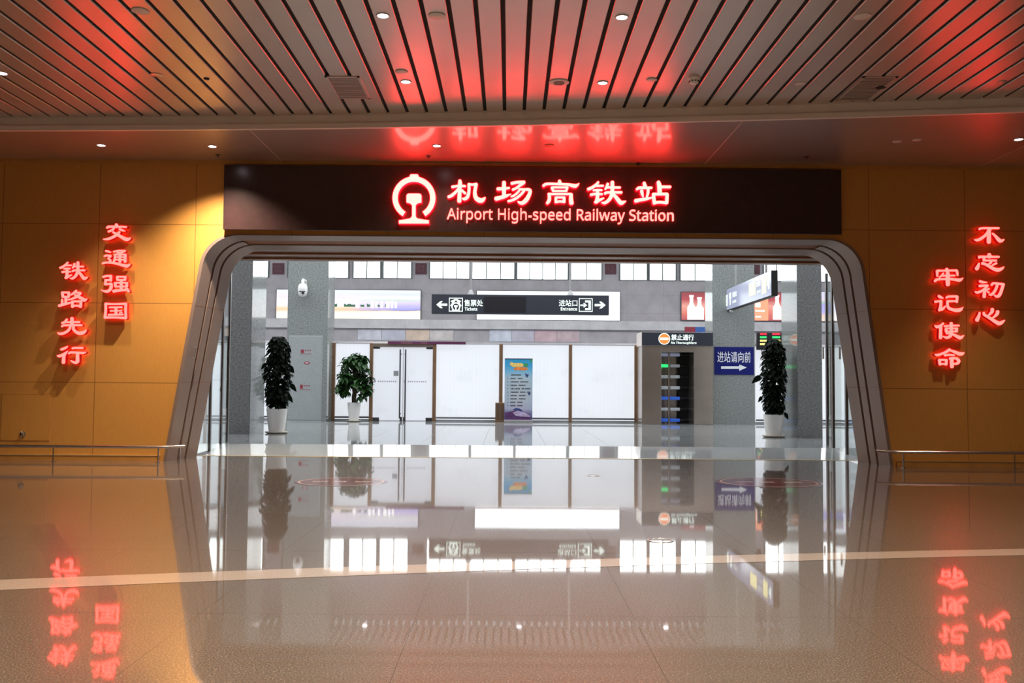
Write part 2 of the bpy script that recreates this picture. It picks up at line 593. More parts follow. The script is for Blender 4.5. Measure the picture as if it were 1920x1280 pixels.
def text_mesh(s, x0, x1, z0, z1, y, bold=0.0, depth=0.004, thick_to=None, latin=False, latin_bold=False):
    """letters fitted into the rectangle x0..x1, z0..z1 on the plane y, facing -y"""
    if latin:
        out = ''
        for ch in s:
            if 'A' <= ch <= 'Z':
                out += chr((0x1D5D4 if latin_bold else 0x1D5A0) + ord(ch) - 65)
            elif 'a' <= ch <= 'z':
                out += chr((0x1D5EE if latin_bold else 0x1D5BA) + ord(ch) - 97)
            else:
                out += ch
        s = out
    cu = bpy.data.curves.new('letters', 'FONT')
    cu.body = s
    cu.size = 1.0
    cu.offset = bold
    cu.resolution_u = 3
    ob = bpy.data.objects.new('letters', cu)
    COL.objects.link(ob)
    dg = bpy.context.evaluated_depsgraph_get()
    me = bpy.data.meshes.new_from_object(ob.evaluated_get(dg))
    bpy.data.objects.remove(ob)
    bpy.data.curves.remove(cu)
    xs = [v.co.x for v in me.vertices]
    ys = [v.co.y for v in me.vertices]
    ax, bx, ay, by = min(xs), max(xs), min(ys), max(ys)
    mb = MB()

    def tr(v, yy):
        return (x0 + (v.co.x - ax) / (bx - ax) * (x1 - x0), yy, z0 + (v.co.y - ay) / (by - ay) * (z1 - z0))
    nv = len(me.vertices)
    vs = [tr(v, y - depth) for v in me.vertices] + [tr(v, y) for v in me.vertices]
    fs = [list(p.vertices) for p in me.polygons]
    # side walls along boundary edges
    cnt = {}
    for p in me.polygons:
        for k in p.edge_keys:
            cnt[k] = cnt.get(k, 0) + 1
    for (a, b), c in cnt.items():
        if c == 1:
            fs.append([a, b, nv + b, nv + a])
    mb.add(vs, fs)
    bpy.data.meshes.remove(me)
    return mb


# ------------------------------------------------------------------ brush-stroke characters (traced stroke by stroke)
G = {}
G['机'] = [[(300, 430, 110), (480, 400, 90), (620, 390, 110), (820, 400, 80)],
          [(600, 180, 120), (610, 260, 150), (600, 400, 150), (590, 700, 150), (580, 1000, 165)],
          [(570, 480, 100), (430, 640, 110), (280, 770, 120), (150, 830, 110)],
          [(680, 560, 90), (760, 640, 100), (820, 690, 90)],
          [(960, 320, 110), (970, 500, 120), (950, 700, 120), (890, 850, 130), (780, 910, 120), (700, 890, 50)],
          [(960, 320, 100), (1100, 340, 90), (1260, 320, 110)],
          [(1260, 320, 120), (1230, 450, 130), (1200, 650, 140), (1240, 850, 170), (1370, 960, 190), (1500, 960, 170), (1610, 860, 60)]]
G['场'] = [[(240, 510, 130), (460, 500, 120), (700, 470, 80)], [(490, 250, 150), (490, 500, 160), (490, 780, 150)],
          [(170, 900, 165), (350, 860, 150), (550, 800, 130), (770, 715, 30)],
          [(800, 290, 120), (1000, 250, 110), (1200, 240, 110), (1300, 240, 115)],
          [(1290, 260, 110), (1130, 370, 110), (980, 480, 100), (840, 540, 100)],
          [(1100, 530, 90), (1300, 530, 90), (1480, 540, 120), (1540, 610, 130), (1480, 780, 150), (1380, 950, 170), (1230, 1070, 150), (1100, 1050, 100), (1040, 1000, 30)],
          [(1090, 590, 90), (1000, 690, 90), (880, 780, 90), (780, 820, 70)],
          [(1290, 590, 100), (1180, 720, 100), (1000, 870, 100), (820, 960, 100), (660, 1000, 90)]]
G['高'] = [[(790, 185, 110), (800, 300, 185)],
          [(150, 380, 110), (300, 310, 100), (800, 320, 90), (1150, 340, 110), (1380, 390, 150), (1480, 370, 120), (1575, 290, 30)],
          [(490, 460, 110), (540, 600, 90)], [(490, 450, 80), (1120, 450, 80)], [(1100, 460, 110), (1060, 600, 90)], [(540, 595, 80), (1060, 595, 80)],
          [(350, 715, 90), (1260, 715, 90)], [(370, 710, 120), (390, 850, 130), (370, 980, 140), (300, 1080, 110)],
          [(1260, 730, 130), (1250, 900, 160), (1270, 1080, 175)],
          [(645, 860, 110), (650, 1040, 110)], [(645, 850, 80), (990, 850, 80)], [(975, 860, 120), (975, 1030, 120)], [(650, 1040, 90), (800, 1010, 90), (975, 1030, 90)]]
G['铁'] = [[(550, 240, 90), (470, 340, 110), (300, 460, 120), (150, 520, 120)], [(480, 390, 90), (750, 385, 80)],
          [(360, 570, 80), (520, 550, 80), (690, 560, 80)], [(260, 740, 110), (420, 715, 100), (700, 720, 90)],
          [(520, 570, 130), (520, 800, 140), (490, 1000, 150), (460, 1040, 130)],
          [(430, 1040, 110), (560, 980, 120), (680, 920, 90), (770, 880, 60)],
          [(930, 310, 110), (890, 430, 110), (830, 520, 80)], [(900, 450, 90), (1420, 455, 90)],
          [(820, 690, 110), (950, 650, 100), (1480, 650, 100)],
          [(1115, 240, 140), (1115, 500, 150), (1100, 700, 160), (1030, 880, 140), (920, 1000, 130), (800, 1070, 110), (690, 1055, 50)],
          [(1140, 720, 120), (1250, 830, 140), (1370, 980, 160), (1460, 1070, 160), (1560, 1040, 120), (1650, 1000, 40)]]
G['站'] = [[(510, 270, 120), (550, 420, 150)], [(220, 520, 100), (320, 470, 120), (550, 470, 100), (810, 465, 90)],
          [(410, 590, 130), (430, 700, 120), (470, 840, 50)], [(670, 500, 110), (660, 680, 110), (610, 860, 80)],
          [(170, 985, 150), (350, 950, 130), (600, 910, 110), (850, 850, 60)],
          [(1080, 240, 140), (1120, 400, 180), (1130, 680, 170)], [(1150, 430, 110), (1550, 430, 110)],
          [(880, 720, 130), (920, 1080, 140)], [(880, 720, 110), (1430, 715, 110)], [(1430, 730, 130), (1410, 1070, 130)],
          [(920, 1060, 110), (1150, 1040, 110), (1410, 1070, 110)]]
G['路'] = [[(390, 300, 110), (420, 490, 110)], [(390, 285, 90), (690, 290, 90)], [(680, 300, 100), (670, 480, 100)], [(420, 480, 90), (670, 485, 90)],
          [(545, 500, 110), (545, 780, 110)], [(385, 610, 90), (385, 820, 100)],
          [(250, 880, 110), (400, 830, 110), (600, 780, 100), (800, 720, 60)], [(560, 620, 80), (680, 590, 60)],
          [(1010, 210, 90), (900, 310, 90), (760, 400, 60)], [(1000, 300, 80), (1110, 290, 70), (1190, 310, 100)],
          [(1190, 320, 110), (1060, 450, 110), (900, 540, 90), (680, 610, 60)],
          [(940, 390, 70), (1060, 450, 110), (1250, 550, 140), (1370, 620, 150), (1480, 575, 50)],
          [(840, 690, 110), (840, 920, 120)], [(840, 680, 90), (1230, 680, 90)], [(1220, 700, 110), (1200, 920, 120)], [(840, 900, 90), (1020, 870, 90), (1200, 910, 100)]]
G['先'] = [[(590, 250, 90), (520, 350, 100), (400, 410, 90), (360, 390, 40)], [(560, 370, 80), (1150, 365, 90)],
          [(820, 200, 135), (820, 380, 150), (800, 500, 130)], [(370, 560, 80), (470, 515, 90), (820, 505, 90), (1250, 510, 90)],
          [(750, 540, 100), (720, 650, 100), (620, 770, 110), (460, 860, 110), (300, 890, 110), (190, 850, 50)],
          [(890, 540, 100), (890, 680, 110), (980, 790, 120), (1130, 860, 150), (1280, 850, 160), (1400, 780, 100), (1450, 710, 40)]]
G['行'] = [[(620, 170, 50), (540, 230, 90), (370, 300, 110), (320, 300, 60)],
          [(620, 380, 40), (500, 500, 120), (350, 570, 110), (250, 600, 110), (170, 580, 50)],
          [(470, 560, 130), (450, 700, 130), (440, 890, 140)], [(840, 260, 80), (950, 235, 90), (1290, 240, 90)],
          [(680, 490, 80), (760, 440, 100), (1050, 445, 100), (1300, 460, 110), (1440, 420, 40)],
          [(1070, 470, 130), (1065, 700, 140), (1060, 840, 150), (960, 890, 120), (850, 850, 80), (770, 800, 40)]]
G['交'] = [[(800, 205, 120), (820, 300, 160)], [(380, 350, 80), (480, 305, 100), (830, 305, 90), (1240, 315, 80)],
          [(690, 370, 90), (620, 450, 90), (450, 520, 80)], [(950, 410, 100), (1060, 460, 100), (1190, 500, 40)],
          [(930, 540, 100), (850, 640, 120), (640, 770, 110), (420, 850, 100), (230, 860, 50)],
          [(660, 550, 90), (830, 640, 120), (1030, 760, 140), (1230, 860, 160), (1350, 850, 120), (1430, 800, 40)]]
G['通'] = [[(340, 240, 90), (450, 270, 90), (560, 300, 40)], [(270, 480, 60), (350, 450, 90), (550, 450, 80)],
          [(560, 470, 70), (450, 580, 80), (540, 660, 90), (500, 730, 80)],
          [(190, 795, 80), (350, 760, 90), (600, 770, 90), (850, 810, 110), (1100, 880, 130), (1280, 910, 140), (1410, 830, 50)],
          [(680, 280, 70), (850, 240, 80), (1000, 230, 80), (1190, 240, 80)], [(1180, 250, 70), (1000, 330, 70)], [(830, 300, 70), (1000, 350, 80)],
          [(740, 400, 90), (740, 560, 90), (690, 720, 90)], [(740, 400, 80), (1220, 400, 80)], [(1200, 410, 110), (1190, 720, 120)],
          [(960, 380, 110), (960, 720, 120)], [(760, 515, 60), (1200, 515, 60)], [(760, 625, 70), (1200, 630, 70)]]
G['强'] = [[(220, 260, 100), (350, 220, 90), (570, 220, 100)], [(560, 220, 110), (550, 420, 110)], [(320, 400, 90), (560, 400, 90)],
          [(330, 400, 110), (310, 600, 90)], [(310, 590, 90), (560, 560, 90)],
          [(560, 560, 120), (580, 640, 130), (540, 790, 130), (440, 890, 120), (320, 900, 110), (200, 870, 60), (130, 830, 30)],
          [(840, 250, 100), (850, 400, 90)], [(840, 250, 80), (1220, 250, 80)], [(1200, 250, 110), (1190, 400, 90)], [(850, 395, 80), (1190, 395, 80)],
          [(745, 530, 110), (770, 690, 100)], [(745, 520, 80), (1290, 520, 80)], [(1270, 530, 110), (1260, 680, 110)], [(770, 685, 80), (1260, 680, 80)],
          [(1020, 400, 130), (1020, 850, 130)], [(680, 890, 135), (900, 860, 120), (1300, 830, 100)], [(1240, 770, 110), (1300, 840, 130), (1360, 910, 80)]]
G['国'] = [[(330, 220, 110), (330, 500, 100), (300, 830, 120)], [(330, 220, 110), (700, 235, 80), (1220, 220, 110)],
          [(1225, 220, 110), (1215, 500, 100), (1225, 850, 110)], [(300, 830, 110), (750, 830, 90), (1225, 850, 110)],
          [(500, 380, 80), (1040, 370, 80)], [(540, 535, 70), (1030, 525, 60)], [(460, 710, 90), (1090, 695, 80)],
          [(785, 380, 120), (785, 700, 120)], [(950, 620, 60), (1050, 600, 60)]]
G['牢'] = [[(740, 190, 120), (770, 270, 165)], [(330, 270, 100), (600, 265, 80), (1180, 255, 90)], [(320, 280, 110), (330, 510, 80)],
          [(1180, 260, 110), (1215, 360, 90), (1230, 470, 70)], [(600, 380, 70), (520, 480, 80), (420, 560, 60)], [(560, 490, 80), (1100, 480, 80)],
          [(220, 730, 100), (320, 660, 110), (600, 640, 90), (900, 635, 110), (1150, 665, 120), (1330, 680, 140), (1470, 590, 30)],
          [(790, 360, 150), (790, 640, 180), (800, 890, 165)]]
G['记'] = [[(390, 200, 100), (470, 260, 110), (590, 300, 40)], [(240, 460, 110), (380, 440, 90), (500, 430, 100)],
          [(490, 440, 120), (480, 650, 120), (430, 830, 120)], [(410, 840, 100), (560, 780, 120), (690, 650, 40)],
          [(730, 280, 80), (850, 230, 100), (1200, 225, 100)], [(1210, 240, 110), (1195, 480, 90)], [(790, 440, 100), (1180, 430, 80)],
          [(785, 430, 100), (780, 600, 100), (840, 740, 120), (1000, 810, 130), (1200, 840, 160), (1350, 810, 150), (1470, 710, 30)]]
G['使'] = [[(590, 235, 80), (470, 340, 110), (320, 390, 130), (220, 340, 50)], [(480, 380, 130), (475, 650, 130), (470, 880, 140)],
          [(650, 370, 90), (850, 340, 80), (1280, 335, 80)], [(710, 490, 110), (730, 610, 110)], [(720, 460, 80), (1200, 460, 80)],
          [(1190, 470, 110), (1180, 600, 100)], [(730, 600, 80), (1190, 595, 80)], [(740, 690, 70), (880, 680, 80)],
          [(945, 230, 130), (950, 450, 120), (950, 700, 130), (880, 820, 120), (740, 870, 110), (580, 810, 40)],
          [(960, 700, 80), (1100, 760, 110), (1250, 840, 140), (1360, 870, 150), (1500, 780, 40)]]
G['命'] = [[(870, 215, 110), (700, 330, 110), (500, 410, 100), (330, 460, 110), (230, 430, 50)],
          [(880, 240, 80), (1100, 320, 120), (1300, 400, 150), (1430, 400, 140), (1510, 350, 40)], [(660, 470, 100), (850, 455, 90), (1070, 470, 80)],
          [(415, 690, 110), (450, 880, 110)], [(415, 670, 90), (740, 675, 90)], [(735, 690, 110), (720, 880, 110)], [(450, 870, 90), (580, 850, 80), (720, 880, 90)],
          [(890, 620, 110), (1000, 600, 110), (1200, 610, 100)], [(1200, 620, 110), (1280, 720, 130), (1220, 830, 110), (1070, 850, 90)],
          [(970, 640, 150), (970, 850, 150), (980, 980, 150)]]
G['不'] = [[(400, 360, 100), (550, 320, 90), (1250, 320, 90)],
          [(850, 370, 160), (760, 530, 130), (600, 690, 120), (400, 820, 130), (280, 850, 110), (180, 830, 40)],
          [(840, 500, 130), (820, 700, 170), (820, 940, 175)], [(980, 550, 60), (1120, 680, 100), (1250, 830, 150), (1350, 890, 140), (1480, 830, 60)]]
G['忘'] = [[(830, 300, 140), (850, 400, 200)], [(390, 420, 130), (550, 400, 90), (850, 410, 100), (1260, 410, 90)], [(600, 440, 130), (610, 570, 110)],
          [(580, 575, 80), (900, 570, 90), (1140, 575, 90)], [(920, 620, 110), (880, 690, 90), (790, 750, 60)], [(1150, 690, 90), (1050, 740, 80), (920, 830, 60)],
          [(380, 700, 70), (340, 820, 130), (280, 940, 160)],
          [(530, 700, 120), (650, 730, 110), (850, 840, 120), (1050, 950, 140), (1230, 990, 160), (1380, 940, 120), (1490, 850, 30)]]
G['初'] = [[(420, 260, 100), (540, 300, 100), (720, 310, 50)], [(410, 470, 110), (600, 460, 100), (760, 450, 90)],
          [(760, 460, 90), (640, 590, 100), (480, 700, 110), (300, 760, 110), (210, 720, 50)], [(630, 620, 110), (620, 800, 130), (610, 950, 140)],
          [(820, 600, 80), (700, 650, 60)], [(680, 650, 60), (830, 780, 60)], [(940, 420, 100), (1040, 350, 100), (1250, 370, 90), (1470, 400, 110)],
          [(1190, 420, 110), (1150, 560, 110), (1060, 730, 110), (940, 850, 110), (830, 860, 50)],
          [(1460, 410, 120), (1400, 600, 120), (1330, 800, 130), (1240, 920, 130), (1140, 930, 100), (1060, 870, 40)]]
G['心'] = [[(410, 420, 70), (370, 580, 120), (290, 755, 165)],
          [(590, 430, 100), (620, 520, 100), (760, 600, 110), (950, 720, 130), (1150, 850, 150), (1280, 900, 170), (1400, 850, 130), (1520, 760, 30)],
          [(970, 270, 135), (960, 380, 130), (860, 490, 90), (780, 560, 50)], [(1210, 370, 130), (1190, 470, 130), (1080, 590, 90), (970, 660, 50)]]


def stroke_points(st, n=7):
    """Catmull-Rom through (x,y,w) points"""
    P = [np.array(p, float) for p in st]
    if len(P) == 2:
        return [P[0] * (1 - t) + P[1] * t for t in (0, 0.33, 0.67, 1)]
    P = [2 * P[0] - P[1]] + P + [2 * P[-1] - P[-2]]
    out = []
    for i in range(1, len(P) - 2):
        a, b, c, d = P[i - 1:i + 3]
        for k in range(n):
            t = k / n
            q = 0.5 * ((2 * b) + (-a + c) * t + (2 * a - 5 * b + 4 * c - d) * t * t + (-a + 3 * b - 3 * c + d) * t ** 3)
            q[2] = max(q[2], 20)
            out.append(q)
    out.append(P[-2])
    return out


def stroke_outline(st, grow):
    pts = stroke_points(st)
    L, R = [], []
    n = len(pts)
    dirs = []
    for i in range(n):
        d = pts[min(i + 1, n - 1)][:2] - pts[max(i - 1, 0)][:2]
        dirs.append(d / (np.linalg.norm(d) + 1e-9))
    for p, d in zip(pts, dirs):
        nn = np.array((-d[1], d[0]))
        w = p[2] / 2 + grow
        L.append(p[:2] + nn * w)
        R.append(p[:2] - nn * w)

    def cap(p, d, sgn):
        w = p[2] / 2 + grow
        nn = np.array((-d[1], d[0]))
        res = []
        for k in range(1, 6):
            a = math.pi * k / 6
            res.append(p[:2] + nn * w * math.cos(a) * sgn + d * sgn * w * 0.8 * math.sin(a))
        return res
    return L, R, cap(pts[-1], dirs[-1], 1), cap(pts[0], dirs[0], -1)


def glyph_mesh(ch, to_xz, y_front, y_back, grow=0.0, remap=None):
    mb = MB()
    for st in G[ch]:
        if remap:
            st = [(*remap(p[0], p[1]), p[2] * remap.s) for p in st]
        L, R, capE, capS = stroke_outline(st, grow)
        n = len(L)
        front, back = [], []
        ring = L + capE + R[::-1] + capS
        m = len(ring)
        vs = []
        for q in ring:
            x, z = to_xz(q[0], q[1])
            vs.append((x, y_front, z))
        for q in ring:
            x, z = to_xz(q[0], q[1])
            vs.append((x, y_back, z))
        fs = []
        # L indices 0..n-1, capE n..n+4, R reversed n+5..2n+4 , capS 2n+5..2n+9
        ri = lambda i: n + 5 + (n - 1 - i)
        for i in range(n - 1):
            fs.append((i, i + 1, ri(i + 1), ri(i)))
        fs.append([n - 1] + [n + k for k in range(5)] + [ri(n - 1)])
        fs.append([ri(0)] + [2 * n + 5 + k for k in range(5)] + [0])
        for i in range(m):
            j = (i + 1) % m
            fs.append((i, m + i, m + j, j))
        mb.add(vs, fs)
    return mb


# ================================================================== THE FRONT HALL
XL, XR, YB = -22.0, 22.0, -12.0

# floor
mb = MB()
mb.box(XL, XR, YB, Y_T, -0.2, 0.0)
struct(mb.build('floor', M['floor']), 'polished brown speckled granite floor in front of the portal', 'floor')

# curved pale inlay in the floor


def fit(pts, Z):
    P = [onZ(a, b, Z) for a, b in pts]
    c = np.polyfit([p.x for p in P], [p.y for p in P], 2)
    xs = [p.x for p in P]
    lo, hi = min(xs), max(xs)

    def f(x):
        if x < lo:
            return np.polyval(c, lo) + (x - lo) * (2 * c[0] * lo + c[1])
        if x > hi:
            return np.polyval(c, hi) + (x - hi) * (2 * c[0] * hi + c[1])
        return np.polyval(c, x)
    return f


f_far = fit([(0, 1087), (500, 1067), (960, 1055), (1340, 1040), (1660, 1034), (1920, 1029)], 0)
f_near = fit([(0, 1106), (500, 1085), (960, 1070), (1340, 1054), (1660, 1047), (1920, 1041)], 0)
mb = MB()
xs = np.linspace(-14, 14, 60)
for a, b in zip(xs[:-1], xs[1:]):
    q = [(a, f_near(a)), (b, f_near(b)), (b, f_far(b)), (a, f_far(a))]
    mb.add([(p[0], p[1], 0.0015) for p in q], [(0, 1, 2, 3)])
struct(mb.build('trim_1', M['stripe']), 'pale curved stone band inlaid across the brown floor', 'floor inlay')

# slatted ceiling with its curved edge
edge = fit([(0, 245), (200, 246), (480, 244), (700, 240), (945, 236), (1260, 230), (1580, 220), (1920, 212)], ZS)
g0 = onZ(942.5, 2, ZC).x
PITCHX = 0.2645
GAP = 0.044
mb = MB()
k0 = int((XL - g0) / PITCHX) + 1
k1 = int((XR - g0) / PITCHX) - 1
for k in range(k0, k1):
    a = g0 + k * PITCHX + GAP / 2
    b = a + PITCHX - GAP
    ya, yb = edge(a), edge(b)
    r = 0.006
    vs = []
    for (x, z) in ((a, ZC + 0.02), (a, ZC + r), (a + r, ZC), (b - r, ZC), (b, ZC + r), (b, ZC + 0.02)):
        vs.append((x, YB, z))
    for (x, z) in ((a, ZC + 0.02), (a, ZC + r), (a + r, ZC), (b - r, ZC), (b, ZC + r), (b, ZC + 0.02)):
        vs.append((x, edge(x) + 0.02, z))
    mb.add(vs, [(i, i + 1, 6 + i + 1, 6 + i) for i in range(5)])
mb.mat(1).box(XL, XR, YB, 13.4, ZC + 0.021, ZC + 0.05)
struct(mb.build('ceiling', [M['slat'], M['plenum']]), 'brown-grey metal slat ceiling with black gaps', 'ceiling')

mb = MB()
xs = np.linspace(XL, XR, 90)
prof = [(0.0, ZC + 0.16), (0.0, ZS + 0.075), (-0.03, ZS + 0.07), (-0.03, ZS + 0.002), (0.02, ZS)]
for a, b in zip(xs[:-1], xs[1:]):
    vs = [(a, edge(a) + d, z) for d, z in prof] + [(b, edge(b) + d, z) for d, z in prof]
    n = len(prof)
    mb.add(vs, [(i, i + 1, n + i + 1, n + i) for i in range(n - 1)])
struct(mb.build('trim_2', M['fascia']), 'pale curved fascia strip along the edge of the slat ceiling', 'fascia')
mb = MB()
for a, b in zip(xs[:-1], xs[1:]):
    mb.add([(a, edge(a) + 0.02, ZS), (b, edge(b) + 0.02, ZS), (b, YW + 0.05, ZS), (a, YW + 0.05, ZS)], [(0, 1, 2, 3)])
for jx in (-3.62, 3.05, 7.4, -8.2):
    mb.mat(1).box(jx - 0.004, jx + 0.004, edge(jx) + 0.03, YW, ZS - 0.0015, ZS + 0.001)
struct(mb.build('ceiling_soffit', [M['soffit'], M['fascia']]), 'glossy brown metal soffit between the slat ceiling and the wooden wall', 'soffit')

# portal outline


def outline(t, n=9):
    """closed-at-floor outline of the opening, t=0 at the wall face, t=1 at the inner edge"""
    sx = 0.19 * t
    top = 3.535 - 0.115 * t
    bl, br = -5.32 + sx, 5.93 - sx
    tl, trr = -4.752 + sx, 5.455 - sx
    R = 0.56
    pts = [(bl, 0.0)]

    def corner(p0, p1, p2, R):
        a = Vector(p0) - Vector(p1)
        b = Vector(p2) - Vector(p1)
        a.normalize()
        b.normalize()
        ang = a.angle(b)
        d = R / math.tan(ang / 2)
        c = Vector(p1) + (a + b).normalized() * (R / math.sin(ang / 2))
        s, e = Vector(p1) + a * d, Vector(p1) + b * d
        out = []
        a0 = math.atan2(s.y - c.y, s.x - c.x)
        a1 = math.atan2(e.y - c.y, e.x - c.x)
        da = (a1 - a0 + math.pi) % (2 * math.pi) - math.pi
        for i in range(n + 1):
            w = a0 + da * i / n
            out.append((c.x + R * math.cos(w), c.y + R * math.sin(w)))
        return out
    pts += [(bl + (tl - bl) * k / 4, top * k / 4) for k in (1, 2, 3)][:2]
    pts += corner((bl, 0), (tl, top), (trr, top), R)
    pts += corner((tl, top), (trr, top), (br, 0), R)
    pts += [(br + (trr - br) * k / 4, top * k / 4) for k in (2, 1)]
    pts.append((br, 0.0))
    return pts


def loft_pt(t, i, push=0.0):
    o = outline(t)
    x, z = o[i]
    if push:
        cx = 0.31
        d = Vector((x - cx, z - 1.4)).normalized()
        x, z = x + d.x * push, max(0, z + d.y * push)
    return (x, YW - 0.012 + (Y_IN - YW + 0.012) * t, z)


# wooden wall with the opening
op = outline(0.0)
mid = len(op) // 2
lp, rp = op[:mid], op[mid:]
ztop_open = max(p[1] for p in op)
mb = MB()
for A, B in zip(lp[:-1], lp[1:]):
    mb.add([(XL, YW, A[1]), (A[0], YW, A[1]), (B[0], YW, B[1]), (XL, YW, B[1])], [(0, 1, 2, 3)])
for A, B in zip(rp[:-1], rp[1:]):
    mb.add([(XR, YW, A[1]), (A[0], YW, A[1]), (B[0], YW, B[1]), (XR, YW, B[1])], [(0, 1, 2, 3)])
mb.add([(XL, YW, ztop_open), (XR, YW, ztop_open), (XR, YW, ZS), (XL, YW, ZS)], [(0, 1, 2, 3)])
struct(mb.build('wall_front', M['wood']), 'orange wooden panel wall around the portal', 'wall')
mb = MB()
mb.box(XL, XR, YW - 0.02, YW + 0.02, ZS - 0.055, ZS)
struct(mb.build('trim_3', M['wood_dark']), 'narrow wooden cornice along the top of the orange wall', 'cornice')
for nm, x0, x1, lab in (('baseboard_left', XL, -5.42, 'low bronze skirting at the foot of the wall beside the portal, on the side with the hatch'),
                        ('baseboard_right', 6.03, XR, 'low bronze skirting at the foot of the wall under the steel rail, hatchless side')):
    mb = MB()
    mb.box(x0, x1, YW - 0.03, YW, 0, 0.075)
    mb.mat(1).box(x0, x1, YW - 0.034, YW, 0.075, 0.088)
    struct(mb.build(nm, [M['wood_dark'], M['brass']]), lab, 'skirting')

# portal lining
NP = len(outline(0))


def strip(t0, t1, idx, push=0.0, segs=1, lip=True):
    mb = MB()
    rows = []
    for s in range(segs + 1):
        t = t0 + (t1 - t0) * s / segs
        rows.append([loft_pt(t, i, push) for i in idx])
    if lip:
        rows = [[loft_pt(t0, i, 0.05) for i in idx]] + rows + [[loft_pt(t1, i, 0.05) for i in idx]]
    n = len(idx)
    vs = [p for r in rows for p in r]
    fs = []
    for r in range(len(rows) - 1):
        for k in range(n - 1):
            fs.append((r * n + k, r * n + k + 1, (r + 1) * n + k + 1, (r + 1) * n + k))
    return mb.add(vs, fs)


allidx = list(range(NP))
portal = thing('portal', 'wide grey metal portal with rounded upper corners and dark grooves in the orange wall', 'portal', (0.3, YW, 0))
portal['kind'] = 'structure'
strip(0.0, 0.335, allidx).build('outer_panel', M['portal'], portal, smooth=True)
half = NP // 2
strip(0.40, 0.585, allidx[:half - 1]).build('middle_panel', M['portal'], portal, smooth=True)
strip(0.40, 0.585, allidx[half + 1:]).build('middle_panel', M['portal'], portal, smooth=True)
strip(0.65, 1.0, allidx).build('inner_panel', M['portal'], portal, smooth=True)
strip(0.0, 1.0, allidx, push=0.045, lip=False).build('groove_backing', M['groove'], portal)
# joint lines across the lining panels at panel heights
mb = MB()
for zz in (2.42, 1.22):
    for side in (0, 1):
        for t0, t1 in ((0.0, 0.335), (0.40, 0.585), (0.65, 1.0)):
            def pt(t, z):
                sx = 0.19 * t
                top = 3.535 - 0.115 * t
                if side == 0:
                    x = -5.32 + sx + (0.568) * z / top + 0.0015
                else:
                    x = 5.93 - sx - (0.475) * z / top - 0.0015
                return (x, YW - 0.012 + (Y_IN - YW + 0.012) * t, z)
            mb.add([pt(t0, zz), pt(t1, zz), pt(t1, zz + 0.007), pt(t0, zz + 0.007)], [(0, 1, 2, 3)])
mb.build('panel_joint', M['groove'], portal)
# recessed pulls on the lining
for (px, py, t) in ((358, 661, 0.2), (395, 667, 0.86)):
    Yp = YW + (Y_IN - YW) * t
    p = onY(px, py, Yp)
    zz = p.z
    top = 3.535 - 0.115 * t
    x = -5.32 + 0.19 * t + 0.568 * zz / top
    mb = MB()
    mb.tube([(x + 0.012, Yp, zz - 0.085), (x + 0.03, Yp, zz - 0.085), (x + 0.05, Yp, zz + 0.085), (x + 0.028, Yp, zz + 0.085)], 0.007, 8)
    mb.build('handle', M['chrome'], portal, smooth=True)

# flat header behind the portal with door tracks
mb = MB()
mb.box(-5.9, 6.5, Y_IN, 16.35, 3.425, 3.62)
mb.build('header', M['portal'], portal)
mb = MB()
mb.box(-5.2, 5.75, 15.25, 15.36, 3.395, 3.425)
mb.box(-5.2, 5.75, 15.85, 15.97, 3.395, 3.425)
mb.build('door_track', M['groove'], portal)

# wall above the portal on the hall side and side returns
mb = MB()
mb.box(XL, XR, 16.36, 16.6, 3.46, ZH + 0.2)
mb.box(XL, -6.2, 16.36, 16.6, HF, 3.46)
mb.box(6.9, XR, 16.36, 16.6, HF, 3.46)
struct(mb.build('wall_hall_near', M['stone_wall']), 'hall side of the wall that holds the portal', 'wall')

# threshold strip and sloped strip
mb = MB()
mb.box(-7, 7.6, Y_T - 0.03, Y_T + 0.05, -0.02, 0.004)
struct(mb.build('trim_4', M['brass']), 'thin brass threshold strip across the portal floor', 'threshold')
mb = MB()
mb.add([(XL, Y_T + 0.05, 0), (XR, Y_T + 0.05, 0), (XR, Y_R, HF), (XL, Y_R, HF), (XL, Y_T + 0.05, -0.2), (XR, Y_T + 0.05, -0.2), (XR, Y_R, -0.2), (XL, Y_R, -0.2)],
       [(0, 1, 2, 3), (4, 7, 6, 5), (0, 4, 5, 1), (2, 6, 7, 3)])
struct(mb.build('floor_ramp', M['ramp']), 'gently sloped polished stone strip just inside the portal', 'ramp')
mb = MB()
mb.box(-24, 24, Y_R, Y_FAR + 0.2, -0.2, HF)
struct(mb.build('floor_hall', M['hallfloor']), 'polished pale grey granite floor of the station hall', 'floor')

# enclosing walls of the front hall (out of view, they only reflect)
for nm, bxs, lab in (('wall_rear', (XL, XR, YB - 0.2, YB, 0, ZC + 0.2), 'stone wall behind the viewer'),
                     ('wall_left', (XL - 0.2, XL, YB, Y_T, 0, ZC + 0.2), 'stone wall at the end with the hatch'),
                     ('wall_right', (XR, XR + 0.2, YB, Y_T, 0, ZC + 0.2), 'stone wall at the opposite end of the front hall')):
    mb = MB()
    mb.box(*bxs)
    struct(mb.build(nm, M['rearwall']), lab, 'wall')

